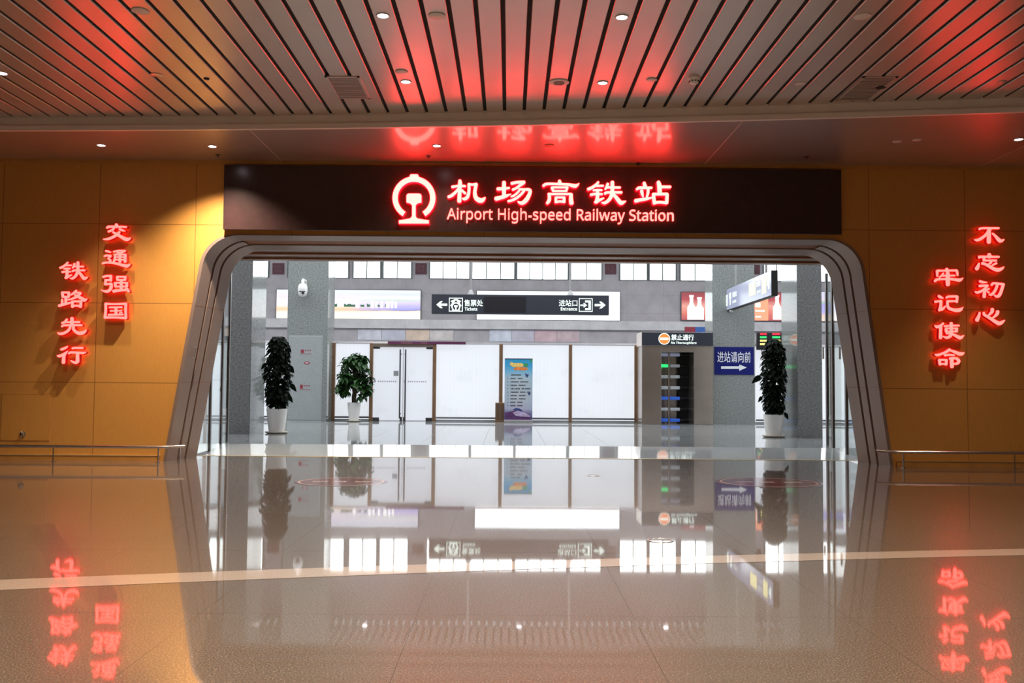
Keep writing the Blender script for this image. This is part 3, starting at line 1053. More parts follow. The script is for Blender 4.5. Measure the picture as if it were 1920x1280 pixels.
# ================================================================== STATION SIGN OVER THE PORTAL
YSF = YW - 0.10
c0 = onY(419, 308.8, YSF)
c1 = onY(1578, 439, YSF)
c2 = onY(1578, 318.3, YSF)
c3 = onY(419, 430.8, YSF)
sx0, sx1 = (c0.x + c3.x) / 2, (c1.x + c2.x) / 2
sz1, sz0 = (c0.z + c2.z) / 2, (c1.z + c3.z) / 2
sign = thing('station_sign', 'long black sign board with glowing red station lettering over the portal', 'sign', ((sx0 + sx1) / 2, YW, sz0))
MB().bevbox(sx0, sx1, YSF, YSF + 0.04, sz0, sz1, 0.008).build('panel', M['signback'], sign)
mb = MB()
mb.box(sx0 + 0.05, sx1 - 0.05, YSF + 0.04, YW, sz0 + 0.04, sz1 - 0.04)
mb.build('rear_box', M['signedge'], sign)


def pix_to_xz(ox, oy, sc, Y):
    def g(u, v):
        p = onY(ox + u / sc, oy + v / sc, Y)
        return p.x, p.z
    return g


SCG = 1707 / 80.0
for ch, ox in (('机', 834), ('场', 922), ('高', 1012), ('铁', 1096), ('站', 1184)):
    g = pix_to_xz(ox, 330, SCG, YSF - 0.075)
    cs = glyph_mesh(ch, g, YSF - 0.068, YSF, grow=12)
    co = cs.build('character', M['sign_case'], sign)
    co['label'] = 'glowing character %s' % ch
    glyph_mesh(ch, g, YSF - 0.075, YSF - 0.03, grow=0).build('face', M['sign_face'], co)

# emblem: ring open at the foot round a rail profile
ge = pix_to_xz(727, 320, 11.64, YSF - 0.075)


def emblem(grow, y0, y1):
    mb = MB()
    cx, cy = 572, 592
    Ro, Ri = 468 + grow, 354 - grow
    a0 = math.atan2(990 - cy, 330 - cx) - math.pi * 0
    n = 48
    A0, A1 = math.radians(-238), math.radians(58)
    ga = grow / 410.0
    outer, inner = [], []
    for k in range(n + 1):
        a = A0 - ga + (A1 - A0 + 2 * ga) * k / n
        outer.append((cx + Ro * math.cos(a), cy + Ro * math.sin(a)))
        inner.append((cx + Ri * math.cos(a), cy + Ri * math.sin(a)))
    vs = []
    for y in (y0, y1):
        for p in outer:
            x, z = ge(*p)
            vs.append((x, y, z))
        for p in inner:
            x, z = ge(*p)
            vs.append((x, y, z))
    m = n + 1
    fs = []
    for k in range(n):
        fs.append((k, k + 1, m + k + 1, m + k))
        fs.append((k, 2 * m + k, 2 * m + k + 1, k + 1))
        fs.append((m + k, m + k + 1, 3 * m + k + 1, 3 * m + k))
    fs.append((0, m, 3 * m, 2 * m))
    fs.append((n, m + n, 3 * m + n, 2 * m + n))
    mb.add(vs, fs)
    e = grow
    knob = [(480 - e, 190), (480 - e, 110), (505 - e, 76 - e), (650 + e, 76 - e), (676 + e, 120), (676 + e, 190)]
    mb.prism([ge(*p) for p in knob], y0, y1)
    head = [(408 - e, 690 + e * .6), (408 - e, 545), (425 - e, 510 - e), (460, 497 - e), (680, 497 - e), (718 + e, 510 - e), (735 + e, 545), (735 + e, 690 + e * .6),
            (650, 712 + e), (612 + e, 750 + e), (528 - e, 750 + e), (490, 712 + e)]
    mb.prism([ge(*p) for p in head], y0, y1)
    web = [(530 - e, 700), (608 + e, 700), (608 + e, 990), (640 + e, 1040 - e), (895 + e, 1082 - e), (895 + e, 1150 + e), (243 - e, 1150 + e), (243 - e, 1082 - e), (490 - e, 1040 - e), (530 - e, 990)]
    mb.prism([ge(*p) for p in web], y0, y1)
    return mb


em = emblem(9, YSF - 0.068, YSF).build('emblem', M['sign_case'], sign)
em['label'] = 'glowing railway emblem, ring round a rail'
emblem(0, YSF - 0.075, YSF - 0.03).build('face', M['sign_face'], em)

# english line
pA, pB = onY(838, 418, YSF - 0.03), onY(1263, 421, YSF - 0.03)
pT = onY(1050, 391.5, YSF - 0.03)
lt = text_mesh('Airport High-speed Railway Station', pA.x, pB.x, (pA.z + pB.z) / 2 + 0.005, pT.z + 0.005, YSF, bold=0.0, depth=0.05, latin=True)
lo = lt.build('english_lettering', M['latin_face'], sign)
lo['label'] = 'small glowing English station name'

# ================================================================== CHARACTERS ON THE WALL
SCW = 1707 / 72.0


class Remap:
    s = 0.83

    def __call__(self, x, y):
        return (x - 70) * 1300 / 1610 + 240, (y - 170) * 840 / 980 + 220


wall_chars = [
    ('交', 184, 412, 'topmost of the column of four nearest the portal, hatch side'),
    ('通', 184, 460, 'second down in the column next to the portal, hatch side'),
    ('强', 184, 508, 'third down in the column next to the portal, hatch side'),
    ('国', 184, 560, 'lowest in the column next to the portal, hatch side'),
    ('铁', 100, 480, 'topmost of the outer column, above the steel rail and hatch'),
    ('路', 100, 536, 'second down in the outer column above the hatch'),
    ('先', 100, 588, 'third down in the outer column above the hatch'),
    ('行', 100, 642, 'lowest in the outer column above the hatch'),
    ('不', 1820, 414, 'topmost of the outermost column right of the portal'),
    ('忘', 1820, 464, 'second down in the outermost column right of the portal'),
    ('初', 1820, 516, 'third down in the outermost column right of the portal'),
    ('心', 1820, 568, 'lowest in the outermost column right of the portal'),
    ('牢', 1744, 496, 'topmost of the inner column right of the portal'),
    ('记', 1744, 546, 'second down in the inner column right of the portal'),
    ('使', 1744, 596, 'third down in the inner column right of the portal'),
    ('命', 1744, 646, 'lowest in the inner column right of the portal'),
]
YCF = YW - 0.125
for ch, ox, oy, where in wall_chars:
    g = pix_to_xz(ox, oy, SCW, YCF)
    rm = Remap() if ch == '铁' else None
    cx, cz = g(850, 640)
    t = thing('illuminated_character', 'glowing red wall character %s, %s' % (ch, where), 'sign letter', (cx, YW, cz),
              'red characters beside the portal')
    glyph_mesh(ch, g, YCF + 0.012, YCF + 0.075, grow=17, remap=rm).build('casing', M['char_case'], t)
    glyph_mesh(ch, g, YCF, YCF + 0.03, grow=0, remap=rm).build('face', M['char_face'], t)
    for st in G[ch][::max(1, len(G[ch]) // 3)][:3]:
        u, v = st[len(st) // 2][:2]
        if rm:
            u, v = rm(u, v)
        x, z = g(u, v)
        MB().tube([(x, YCF + 0.07, z), (x, YW, z)], 0.006, 6).build('standoff', M['steel_dark'], t)

# ================================================================== RAILS, HATCH
YR = 13.92


def rail(name, label, pts, posts):
    t = thing(name, label, 'rail', (posts[0][0], posts[0][1], 0), 'low steel rails along the wooden wall')
    mb = MB()
    mb.tube(pts, 0.024, 12)
    mb.build('top_tube', M['chrome'], t, smooth=True)
    for (x, y) in posts:
        mb = MB()
        mb.tube([(x, y, 0.0), (x, y, 0.21)], 0.011, 10)
        mb.lathe((x, y, 0), [(0.035, 0), (0.035, 0.006), (0.014, 0.012)], 14)
        mb.build('post', M['chrome'], t, smooth=True)


pl = onY(297, 838, YR)
zr = pl.z
xe = onY(344, 836, YR + 0.05).x
rail('bumper_rail', 'low polished steel rail at the foot of the wall below the hatch',
     [(-10.5, YR, zr), (xe - 0.30, YR, zr), (xe - 0.15, YR + 0.02, zr + 0.004), (xe, YR + 0.10, zr + 0.01)],
     [(pl.x, YR), (xe - 0.06, YR + 0.06), (pl.x - 1.6, YR), (pl.x - 3.4, YR), (pl.x - 5.0, YR)])
pr = onY(1694, 850, YR)
xs_ = onY(1646, 843, YR + 0.1).x
zr2 = onY(1800, 848, YR).z
rail('bumper_rail', 'low steel rail with a bent end, on the hatchless side of the portal',
     [(xs_, YR + 0.16, zr2 + 0.01), (xs_ + 0.13, YR + 0.06, zr2 + 0.004), (xs_ + 0.26, YR, zr2), (11.5, YR, zr2)],
     [(pr.x, YR), (pr.x + 1.7, YR), (pr.x + 3.4, YR), (pr.x + 5.0, YR)])

ha, hb = onY(3, 738, YW), onY(92, 827, YW)
hatch = thing('access_hatch', 'square wooden access hatch low in the orange wall with a round pull', 'hatch', ((ha.x + hb.x) / 2, YW, hb.z))
mb = MB()
w = 0.008
mb.box(ha.x, hb.x, YW - 0.004, YW, ha.z - w, ha.z)
mb.box(ha.x, hb.x, YW - 0.004, YW, hb.z, hb.z + w)
mb.box(ha.x, ha.x + w, YW - 0.004, YW, hb.z, ha.z)
mb.box(hb.x - w, hb.x, YW - 0.004, YW, hb.z, ha.z)
mb.build('frame', M['wood_dark'], hatch)
MB().bevbox(ha.x + 0.012, hb.x - 0.012, YW - 0.006, YW + 0.004, hb.z + 0.012, ha.z - 0.012, 0.002).build('door', M['wood'], hatch)
hp = onY(43, 814, YW)
mb = MB()
mb.lathe((hp.x, YW - 0.006, hp.z), [(0.048, 0), (0.048, -0.008), (0.03, -0.014), (0.024, -0.028), (0.0, -0.034)], 18, 'Y')
mb.build('pull_handle', M['chrome'], hatch, smooth=True)

# ================================================================== CEILING FITTINGS


def spot(name, loc, power, size=2.4, blend=0.9, rad=0.045, col=C_DOWN, tilt=0.0, parent=None):
    l = bpy.data.lights.new(name, 'SPOT')
    l.energy = power
    l.spot_size = size
    l.spot_blend = blend
    l.shadow_soft_size = rad
    l.color = col
    o = bpy.data.objects.new(name, l)
    COL.objects.link(o)
    if parent is not None:
        o.parent = parent
        o.location = Vector(loc) - parent.location
    else:
        o.location = loc
    o.rotation_euler = (tilt, 0, 0)
    return o


def downlight(px, py, Z, label, power, size=2.4, tilt=0.0, blend=0.9):
    p = onZ(px, py, Z)
    t = thing('downlight', label, 'ceiling light', (p.x, p.y, Z), 'lit downlights of the front hall')
    mb = MB()
    mb.lathe((p.x, p.y, Z), [(0.052, -0.001), (0.068, -0.001), (0.070, -0.006), (0.066, -0.009), (0.054, -0.007), (0.052, 0.004)], 24)
    mb.build('trim_ring', M['trim_white'], t, smooth=True)
    mb = MB()
    mb.lathe((p.x, p.y, Z), [(0.053, -0.003), (0.03, -0.012), (0.0, -0.016)], 20)
    mb.build('lens', M['lamp'], t, smooth=True)
    spot('lamp_or_fill', (p.x, p.y, Z - 0.03), power, size=size, blend=blend, parent=t, tilt=tilt)
    return t


downlight(718, 29, ZC, 'lit downlight in the slat ceiling, nearer one above the emblem side', P_DOWN)
downlight(1166, 32, ZC, 'lit downlight in the slat ceiling, nearer one above the last sign character', P_DOWN)
downlight(761, 153, ZC, 'lit downlight in the slat ceiling near the fascia above the emblem', P_DOWN)
downlight(1130, 155, ZC, 'lit downlight in the slat ceiling near the fascia, beside the round speaker', P_DOWN)
downlight(4, 137, ZC, 'lit downlight in the slat ceiling at the picture edge on the hatch side', P_DOWN)
downlight(190, 272, ZS, 'lit soffit downlight directly above the wall characters on the hatch side', 250.0, size=1.25, blend=1.0, tilt=0.08)
downlight(398, 274, ZS, 'lit soffit downlight beside the end of the black sign, bright on the wood', 1250.0, size=2.0, blend=1.0, tilt=0.10)
downlight(819, 273, ZS, 'lit soffit downlight above the emblem of the black sign', P_WASH * 0.8)
downlight(1910, 261, ZS, 'lit soffit downlight at the picture edge above the right wall characters', 250.0, size=1.25, blend=1.0, tilt=0.08)

# unseen fill spots without fittings, added above and behind the viewer
for yy in (6.6, 4.2, 1.6, -1.2, -4.2, -7.5):
    for xx in (-6.1, -1.3, 1.15, 6.1):
        spot('lamp_or_fill', (xx, yy, ZC - 0.03), P_FILL)
for yy in (8.0, 3.0, -3.0):
    for xx in (-13.0, 13.0):
        spot('lamp_or_fill', (xx, yy, ZC - 0.03), P_FILL)


def disc(px, py, Z, r, label, cat, name, mat, prof=None, extra=None):
    p = onZ(px, py, Z)
    t = thing(name, label, cat, (p.x, p.y, Z))
    mb = MB()
    mb.lathe((p.x, p.y, Z), prof(r) if prof else [(r, -0.001), (r, -0.008), (r * 0.85, -0.012), (0, -0.013)], 24)
    mb.build('cover', mat, t, smooth=True)
    if extra:
        mb = MB()
        extra(mb, p)
        mb.build('core', M['dark_hole'], t, smooth=True)
    return t


def slots(r):
    def f(mb, p):
        for k in range(-3, 4):
            w = math.sqrt(max(0, r * r - (k * r / 4) ** 2)) * 0.8
            mb.box(p.x - w, p.x + w, p.y + k * r / 4 - 0.003, p.y + k * r / 4 + 0.003, p.z - 0.0145, p.z - 0.011)
    return f


disc(1048, 154, ZC, 0.125, 'round ceiling speaker in the slats near the fascia, red lit', 'speaker', 'ceiling_speaker', M['trim_white'], extra=slots(0.085))
disc(819, 29, ZC, 0.085, 'unlit round fitting in the slats just beside the near downlight above the emblem', 'ceiling fitting', 'ceiling_fitting', M['trim_white'])
disc(753, 134, ZC, 0.075, 'unlit round fitting right in front of the far downlight above the emblem', 'ceiling fitting', 'ceiling_fitting', M['trim_white'])
disc(1222, 149, ZC, 0.065, 'small pale round fitting in the slats next to the smoke detector', 'ceiling fitting', 'ceiling_fitting', M['trim_white'])
disc(263, 20, ZC, 0.085, 'unlit round fitting high in the slats above the hatch side wall', 'ceiling fitting', 'ceiling_fitting', M['trim_white'])
disc(294, 140, ZC, 0.075, 'faint flush round fitting in the slats left of the vent', 'ceiling fitting', 'ceiling_fitting', M['slat'])
disc(387, 147, ZC, 0.035, 'tiny dark round hole in the slats left of the vent', 'sensor', 'ceiling_sensor', M['dark_hole'])
disc(1617, 30, ZC, 0.085, 'unlit pale round fitting in the slats in front of the dim vent', 'ceiling fitting', 'ceiling_fitting', M['trim_white'])
disc(1501, 156, ZC, 0.065, 'unlit pale round fitting between the smoke detector and the dim vent', 'ceiling fitting', 'ceiling_fitting', M['trim_white'])
disc(1652, 163, ZC, 0.065, 'dark round opening in the slats right beside the dim vent', 'ceiling opening', 'ceiling_fitting', M['dark_hole'])
disc(1879, 153, ZC, 0.055, 'unlit round fitting in the slats above the outermost right characters', 'ceiling fitting', 'ceiling_fitting', M['slat'])
disc(1030, 272, ZS, 0.07, 'dark unlit soffit downlight in the red glow above the sign', 'ceiling fitting', 'soffit_fitting', M['groove'])
disc(1682, 265, ZS, 0.06, 'unlit soffit fitting right of the sign, nearer the sign of a pair', 'ceiling fitting', 'soffit_fitting', M['trim_white'])
disc(1719, 262, ZS, 0.06, 'unlit soffit fitting right of the sign, outer one of a pair', 'ceiling fitting', 'soffit_fitting', M['trim_white'])
for px, py, lab in ((803, 292, 'small dark sprinkler in the soffit above the emblem'), (409, 290, 'small dark sprinkler in the soffit by the end of the sign'),
                    (1512, 294, 'small dim sprinkler in the soffit above the unlit end of the sign'), (1197, 305, 'small sprinkler in the soffit above the last sign character')):
    p = onZ(px, py, ZS)
    t = thing('sprinkler', lab, 'sprinkler', (p.x, p.y, ZS), 'sprinklers in the soffit')
    mb = MB()
    mb.lathe((p.x, p.y, ZS), [(0.04, 0), (0.04, -0.006), (0.012, -0.012), (0.01, -0.03), (0, -0.031)], 14)
    mb.build('rosette', M['steel_dark'], t, smooth=True)
    mb = MB()
    mb.lathe((p.x, p.y, ZS - 0.03), [(0.022, 0), (0.022, -0.003), (0, -0.004)], 12)
    mb.build('deflector', M['steel_dark'], t)
p = onZ(1301, 146, ZC)
t = thing('smoke_detector', 'white dotted smoke detector hanging under the slats', 'smoke detector', (p.x, p.y, ZC))
mb = MB()
mb.lathe((p.x, p.y, ZC), [(0.075, 0), (0.075, -0.02), (0.06, -0.03), (0.055, -0.06), (0.035, -0.075), (0, -0.078)], 20)
mb.build('housing', M['white'], t, smooth=True)
mb = MB()
for k in range(9):
    a = 2 * math.pi * k / 9
    mb.box(p.x + 0.057 * math.cos(a) - 0.006, p.x + 0.057 * math.cos(a) + 0.006, p.y + 0.057 * math.sin(a) - 0.006, p.y + 0.057 * math.sin(a) + 0.006, ZC - 0.055, ZC - 0.04)
mb.build('slot', M['dark_hole'], t)

# vents
for pa, pb, lab in (((608, 142), (677, 184), 'pale rectangular vent grille in the slats, on the red lit side'),
                    ((1662, 143), (1567, 187), 'dim rectangular vent grille in the slats beside a dark round opening')):
    a, b = onZ(*pa, ZC), onZ(*pb, ZC)
    xa = a.x
    xb = b.x
    x0, x1 = min(xa, xb), max(xa, xb)
    if x1 - x0 < 0.35:
        x1 = x0 + 0.42
    y0, y1 = min(a.y, b.y), max(a.y, b.y)
    t = thing('vent_grille', lab, 'vent', ((x0 + x1) / 2, (y0 + y1) / 2, ZC))
    mb = MB()
    for bx in ((x0, x1, y0, y0 + 0.03), (x0, x1, y1 - 0.03, y1), (x0, x0 + 0.03, y0, y1), (x1 - 0.03, x1, y0, y1)):
        mb.box(*bx, ZC - 0.012, ZC + 0.004)
    mb.build('frame', M['slat'], t)
    mb = MB()
    n = 17
    for k in range(n):
        yy = y0 + 0.05 + (y1 - y0 - 0.10) * k / (n - 1)
        mb.box(x0 + 0.03, x1 - 0.03, yy - 0.009, yy + 0.009, ZC - 0.0065, ZC - 0.004)
    mb.build('louvre', M['slat'], t)
    mb = MB()
    mb.box(x0 + 0.02, x1 - 0.02, y0 + 0.02, y1 - 0.02, ZC - 0.004, ZC + 0.003)
    mb.build('backing', M['vent_back'], t)

# ================================================================== FLOOR MARKS
for (x0p, x1p, yp, lab) in ((552, 727, 903, 'faded red round floor sticker with pale lettering, in front of the bushy potted tree'),
                            (1345, 1537, 904, 'faded dark red round floor sticker in front of the column with the blue sign')):
    a, b = onZ(x0p, yp, 0), onZ(x1p, yp, 0)
    cx, cy, r = (a.x + b.x) / 2, (a.y + b.y) / 2, (b.x - a.x) / 2
    ry = r * 0.86
    t = thing('floor_sticker', lab, 'floor sticker', (cx, cy, 0), 'round floor stickers')
    mb = MB()
    mb.lathe((0, 0, 0), [(r, 0.0012), (r * 0.98, 0.002), (0, 0.002)], 48)
    mb.v = [(cx + p[0], cy + p[1] * ry / r, p[2]) for p in mb.v]
    mb.build('disc', M['decal_red'], t)
    mb = MB()
    for k in range(48):
        a0, a1 = 2 * math.pi * k / 48, 2 * math.pi * (k + 1) / 48
        q = []
        for aa, rr in ((a0, 0.93), (a1, 0.93), (a1, 0.88), (a0, 0.88)):
            q.append((cx + r * rr * math.cos(aa), cy + ry * rr * math.sin(aa), 0.0026))
        mb.add(q, [(0, 1, 2, 3)])
    mb.build('ring', M['decal_pale'], t)
    mb = MB()
    rnd = random.Random(3)
    for g0_, g1_ in ((-0.62, -0.30), (-0.16, 0.16), (0.30, 0.62)):
        x = g0_
        while x < g1_ - 0.04:
            w = 0.05 + 0.05 * rnd.random()
            yy = -0.12 + 0.08 * rnd.random()
            mb.box(cx + x * r, cx + (x + w) * r, cy + yy * ry, cy + (yy + 0.12 + 0.1 * rnd.random()) * ry, 0.002, 0.0028)
            x += w + 0.02
    mb.build('lettering', M['decal_pale'], t)
for (px, py, r, lab) in ((1112, 891, 0.10, 'small steel ring cover in the floor in front of the white screen reflection'),
                         (1238, 1013, 0.105, 'small steel ring cover in the floor nearer the viewer')):
    p = onZ(px, py, 0)
    t = thing('floor_socket', lab, 'floor cover', (p.x, p.y, 0), 'round covers in the floor')
    mb = MB()
    mb.lathe((p.x, p.y, 0), [(r - 0.012, 0.001), (r - 0.010, 0.004), (r, 0.004), (r + 0.002, 0.0)], 32)
    mb.build('ring', M['chrome'], t, smooth=True)
    mb = MB()
    mb.lathe((p.x, p.y, 0), [(r - 0.012, 0.0015), (0, 0.0016)], 32)
    mb.build('lid', M['floor'], t)

# ================================================================== GLASS SIDE SCREENS OF THE DOORWAY
for side, marks, lab in ((-1, ((392, 15.74), (413, 16.55), (425, 17.2)), 'clear glass side screen with dark posts inside the portal, on the hydrant column side'),
                         (1, ((1588, 15.9), (1563, 16.7), (1552, 17.3)), 'clear glass side screen with dark posts inside the portal, on the blue sign side')):
    base_x = -5.13 if side < 0 else 5.78
    t = thing('glass_screen', lab, 'glass screen', (base_x, 16, 0), 'glass screens at the doorway')
    pts = [(base_x, Y_IN + 0.02)]
    for px, Y in marks:
        q = onY(px, 845, Y)
        pts.append((q.x, Y))
    for (xa, ya), (xb, yb) in zip(pts[:-1], pts[1:]):
        mb = MB()
        d = Vector((xb - xa, yb - ya, 0)).normalized()
        nrm = Vector((-d.y, d.x, 0)) * 0.006
        zb = 0.0 if ya < Y_T else HF * min(1, (ya - Y_T) / (Y_R - Y_T))
        vs = []
        for z in (zb * 0 + 0.055, 3.395):
            for (x, y, s) in ((xa, ya, 1), (xb, yb, 1), (xb, yb, -1), (xa, ya, -1)):
                vs.append((x + nrm.x * s, y + nrm.y * s, z))
        mb.add(vs, [(0, 1, 2, 3), (4, 7, 6, 5), (0, 4, 5, 1), (1, 5, 6, 2), (2, 6, 7, 3), (3, 7, 4, 0)])
        mb.build('pane', M['clear'], t)
    for (x, y) in pts[1:]:
        mb = MB()
        zb = HF * min(1, max(0, (y - Y_T) / (Y_R - Y_T)))
        mb.box(x - 0.022, x + 0.022, y - 0.03, y + 0.03, zb, 3.395)
        mb.build('post', M['mullion'], t)
    if side > 0:
        for px in (1542, 1573):
            Yp = 16.3 if px > 1560 else 17.25
            q = onY(px, 662, Yp)
            mb = MB()
            mb.box(q.x - 0.018, q.x + 0.018, Yp - 0.05, Yp - 0.045, q.z - 0.11, q.z + 0.11)
            mb.build('pull_plate', M['white'], t)

# ================================================================== THE STATION HALL
# enclosing hall
mb = MB()
mb.box(-24, 24, Y_FAR, Y_FAR + 0.3, HF, ZH)
struct(mb.build('wall_back', M['stone_wall']), 'grey stone wall at the far side of the hall', 'wall')
mb = MB()
za, zb = onY(900, 617, Y_FAR).z, onY(900, 600.5, Y_FAR).z
mb.box(-24, 24, Y_FAR - 0.25, Y_FAR, za, zb)
struct(mb.build('trim_5', M['stone_band']), 'pale stone ledge across the far wall under the screens', 'ledge')
for nm, x0, x1, lab in (('wall_hall_left', -24.2, -24, 'end wall of the hall on the hydrant column side'), ('wall_hall_right', 24, 24.2, 'end wall of the hall on the gate side')):
    mb = MB()
    mb.box(x0, x1, 16.6, Y_FAR, HF, ZH)
    struct(mb.build(nm, M['stone_wall']), lab, 'wall')
# hall ceiling slats with added glowing fill panels in its nearer half
mb = MB()
k = 0
x = -24.0
while x < 24:
    mb.box(x, x + 0.26, 36.0, Y_FAR, ZH, ZH + 0.05)
    x += 0.36
mb.box(-24, 24, 16.6, 18.5, ZH, ZH + 0.1)
mb.mat(1).box(-24, 24, 30.5, Y_FAR, ZH + 0.2, ZH + 0.25)
mb.mat(0).box(-24, 24, 32.0, 36.0, ZH, ZH + 0.1)
struct(mb.build('ceiling_hall', [M['hallceil'], M['plenum']]), 'high slatted metal ceiling of the hall', 'ceiling')
mb = MB()
mb.box(-24, 24, 18.5, 32.0, ZH + 0.05, ZH + 0.1)
struct(mb.build('window_skylight', M['skylight']), 'frosted glowing roof panels added out of view to light the hall', 'skylight')
for px in (460, 695, 978, 1247, 1486):
    xx = (px - 957) / FPX * 43.6
    t = thing('hall_downlight', 'round downlight high in the hall ceiling', 'ceiling light', (xx, 43.2, ZH), 'downlights in the hall ceiling')
    mb = MB()
    mb.lathe((xx, 43.2, ZH), [(0.14, 0), (0.15, -0.015), (0.12, -0.02)], 20)
    mb.build('trim_ring', M['white'], t)
    mb = MB()
    mb.lathe((xx, 43.2, ZH), [(0.12, -0.022), (0, -0.03)], 20)
    mb.build('lens', M['lamp'], t)

# clerestory windows
wz0 = onY(957, 523, Y_FAR).z
wz1 = 7.75
wins = [(405, 470), (476, 504), (541, 609), (615.7, 654), (662.6, 714), (719, 772), (806, 881), (885, 965), (969, 1065), (1070, 1128), (1162, 1213), (1217, 1267), (1275, 1330),
        (1336, 1411), (1431, 1480), (1487, 1560)]
for i, (a, b) in enumerate(wins):
    x0, x1 = onY(a, 505, Y_FAR).x, onY(b, 505, Y_FAR).x
    mb = MB()
    mb.box(x0, x1, Y_FAR - 0.05, Y_FAR, wz0, wz1)
    w = mb.build('window_%d' % (i + 1), M['pane_sky'], loc=((x0 + x1) / 2, Y_FAR, wz0))
    struct(w, 'bright high window in the far wall', 'window')
    mb = MB()
    n = max(1, round((b - a) / 26))
    for k in range(1, n):
        xm = x0 + (x1 - x0) * k / n
        mb.box(xm - 0.025, xm + 0.025, Y_FAR - 0.09, Y_FAR - 0.04, wz0, wz1)
    for xm in (x0, x1):
        mb.box(xm - 0.03, xm + 0.03, Y_FAR - 0.09, Y_FAR, wz0 - 0.02, wz1)
    mb.box(x0, x1, Y_FAR - 0.09, Y_FAR, wz0 - 0.025, wz0)
    mb.build('window_frame', M['muntin'], w)

for (a, b, lab) in ((511, 532.5, 'maroon square plaque on the far wall between the two near columns beside the hydrant'),
                    (779, 800, 'maroon square plaque between the high windows above the desert screen'),
                    (1134.5, 1155.5, 'maroon square plaque between the high windows above the white screen'),
                    (1415, 1425, 'maroon square plaque on the far wall behind the hanging lilac sign')):
    p0, p1 = onY(a, 493, Y_FAR - 0.05), onY(b, 514, Y_FAR - 0.05)
    t = thing('wall_plaque', lab, 'plaque', ((p0.x + p1.x) / 2, Y_FAR, p1.z), 'maroon plaques on the far wall')
    MB().bevbox(p0.x, p1.x, Y_FAR - 0.06, Y_FAR, p1.z, p0.z, 0.01).build('plate', M['plaque'], t)
    mb = MB()
    rnd = random.Random(int(a))
    ww, hh = p1.x - p0.x, p0.z - p1.z
    for r_ in range(3):
        for c_ in range(3):
            if rnd.random() < 0.75:
                xx, zz = p0.x + ww * (0.22 + 0.2 * c_), p1.z + hh * (0.25 + 0.2 * r_)
                mb.box(xx, xx + ww * 0.13, Y_FAR - 0.065, Y_FAR - 0.06, zz, zz + hh * (0.06 + 0.06 * rnd.random()))
    mb.build('relief', M['plaque_pale'], t)

# light-box screens on the far wall
YSC = Y_FAR - 0.14


def rect(a, b, Y):
    p0, p1 = onY(a[0], a[1], Y), onY(b[0], b[1], Y)
    return p0.x, p1.x, p1.z, p0.z


def screen(name, label, a, b, stops, strength, noise=0.1, left_stops=None):
    x0, x1, z0, z1 = rect(a, b, YSC)
    t = thing(name, label, 'screen', ((x0 + x1) / 2, Y_FAR, z0))
    mb = MB()
    mb.box(x0 - 0.03, x1 + 0.03, YSC + 0.01, Y_FAR, z0 - 0.03, z1 + 0.03)
    mb.build('housing', M['steel_dark'], t)
    h = z1 - z0
    m = screen_gradient(name + '_picture', x0 - t.location.x, x1 - t.location.x, z0 - t.location.z, z1 - t.location.z, stops, strength, noise, left_stops=left_stops)
    mb = MB()
    mb.box(x0, x1, YSC, YSC + 0.012, z0, z1)
    mb.build('picture', m, t)
    return t, x0, x1, z0, z1


desert, x0, x1, z0, z1 = screen('advert_screen', 'wide glowing screen showing a desert lake landscape, partly behind the hydrant column', (519, 542.5), (788, 598.5),
    [(0.0, (1, 0.93, 0.85)), (0.2, (1, 0.95, 0.88)), (0.27, (1.0, 0.85, 0.70)), (0.30, (0.25, 0.25, 0.55)), (0.33, (0.42, 0.42, 0.90)), (0.48, (0.62, 0.56, 0.98)), (0.60, (0.80, 0.72, 0.98)), (0.66, (0.62, 0.80, 0.66)),
     (0.72, (0.95, 0.90, 1.0)), (0.86, (0.74, 0.80, 1.0)), (1.0, (0.88, 0.94, 1.0))], 1.1, 0.10,
    [(0.0, (1, 0.92, 0.80)), (0.2, (1, 0.95, 0.88)), (0.33, (1.0, 0.62, 0.36)), (0.40, (1.0, 0.80, 0.62)), (0.48, (0.92, 0.88, 1.0)), (0.62, (1.0, 0.92, 0.98)), (0.72, (0.86, 0.80, 1.0)), (1.0, (0.80, 0.86, 1.0))])
rnd = random.Random(5)
mbush = glow('bush_picture', (0.06, 0.22, 0.10), 0.35)
for (a, b) in ((627, 632), (645, 666), (676, 683), (688, 694), (706, 712), (722, 728)):
    q = rect((a, 569), (b, 575), YSC)
    n = max(3, int((b - a) / 2))
    up = [(q[0] + (q[1] - q[0]) * k / n, q[2] + (q[3] - q[2]) * (0.55 + 0.45 * rnd.random())) for k in range(n + 1)]
    MB().prism([(q[0], q[2])] + up + [(q[1], q[2])], YSC - 0.004, YSC).build('bush_picture', mbush, desert)
mscreen = glow('screen_white', (1, 1, 1), 1.2)
for (a, b) in ((668, 672), (696, 701), (704, 708), (714, 718), (724, 730), (733, 737), (740, 744)):
    q = rect((a, 563 + rnd.random() * 3), (b, 577), YSC)
    MB().box(q[0], q[1], YSC - 0.006, YSC, q[2], q[3]).build('white_lettering', mscreen, desert)

white, x0, x1, z0, z1 = screen('advert_screen', 'wide blank white glowing screen behind the hanging ticket sign', (894.5, 545), (1162, 600.5),
    [(0.0, (1, 1, 1)), (0.5, (0.97, 0.98, 1.0)), (1.0, (0.86, 0.95, 1.0))], 2.4, 0.05)

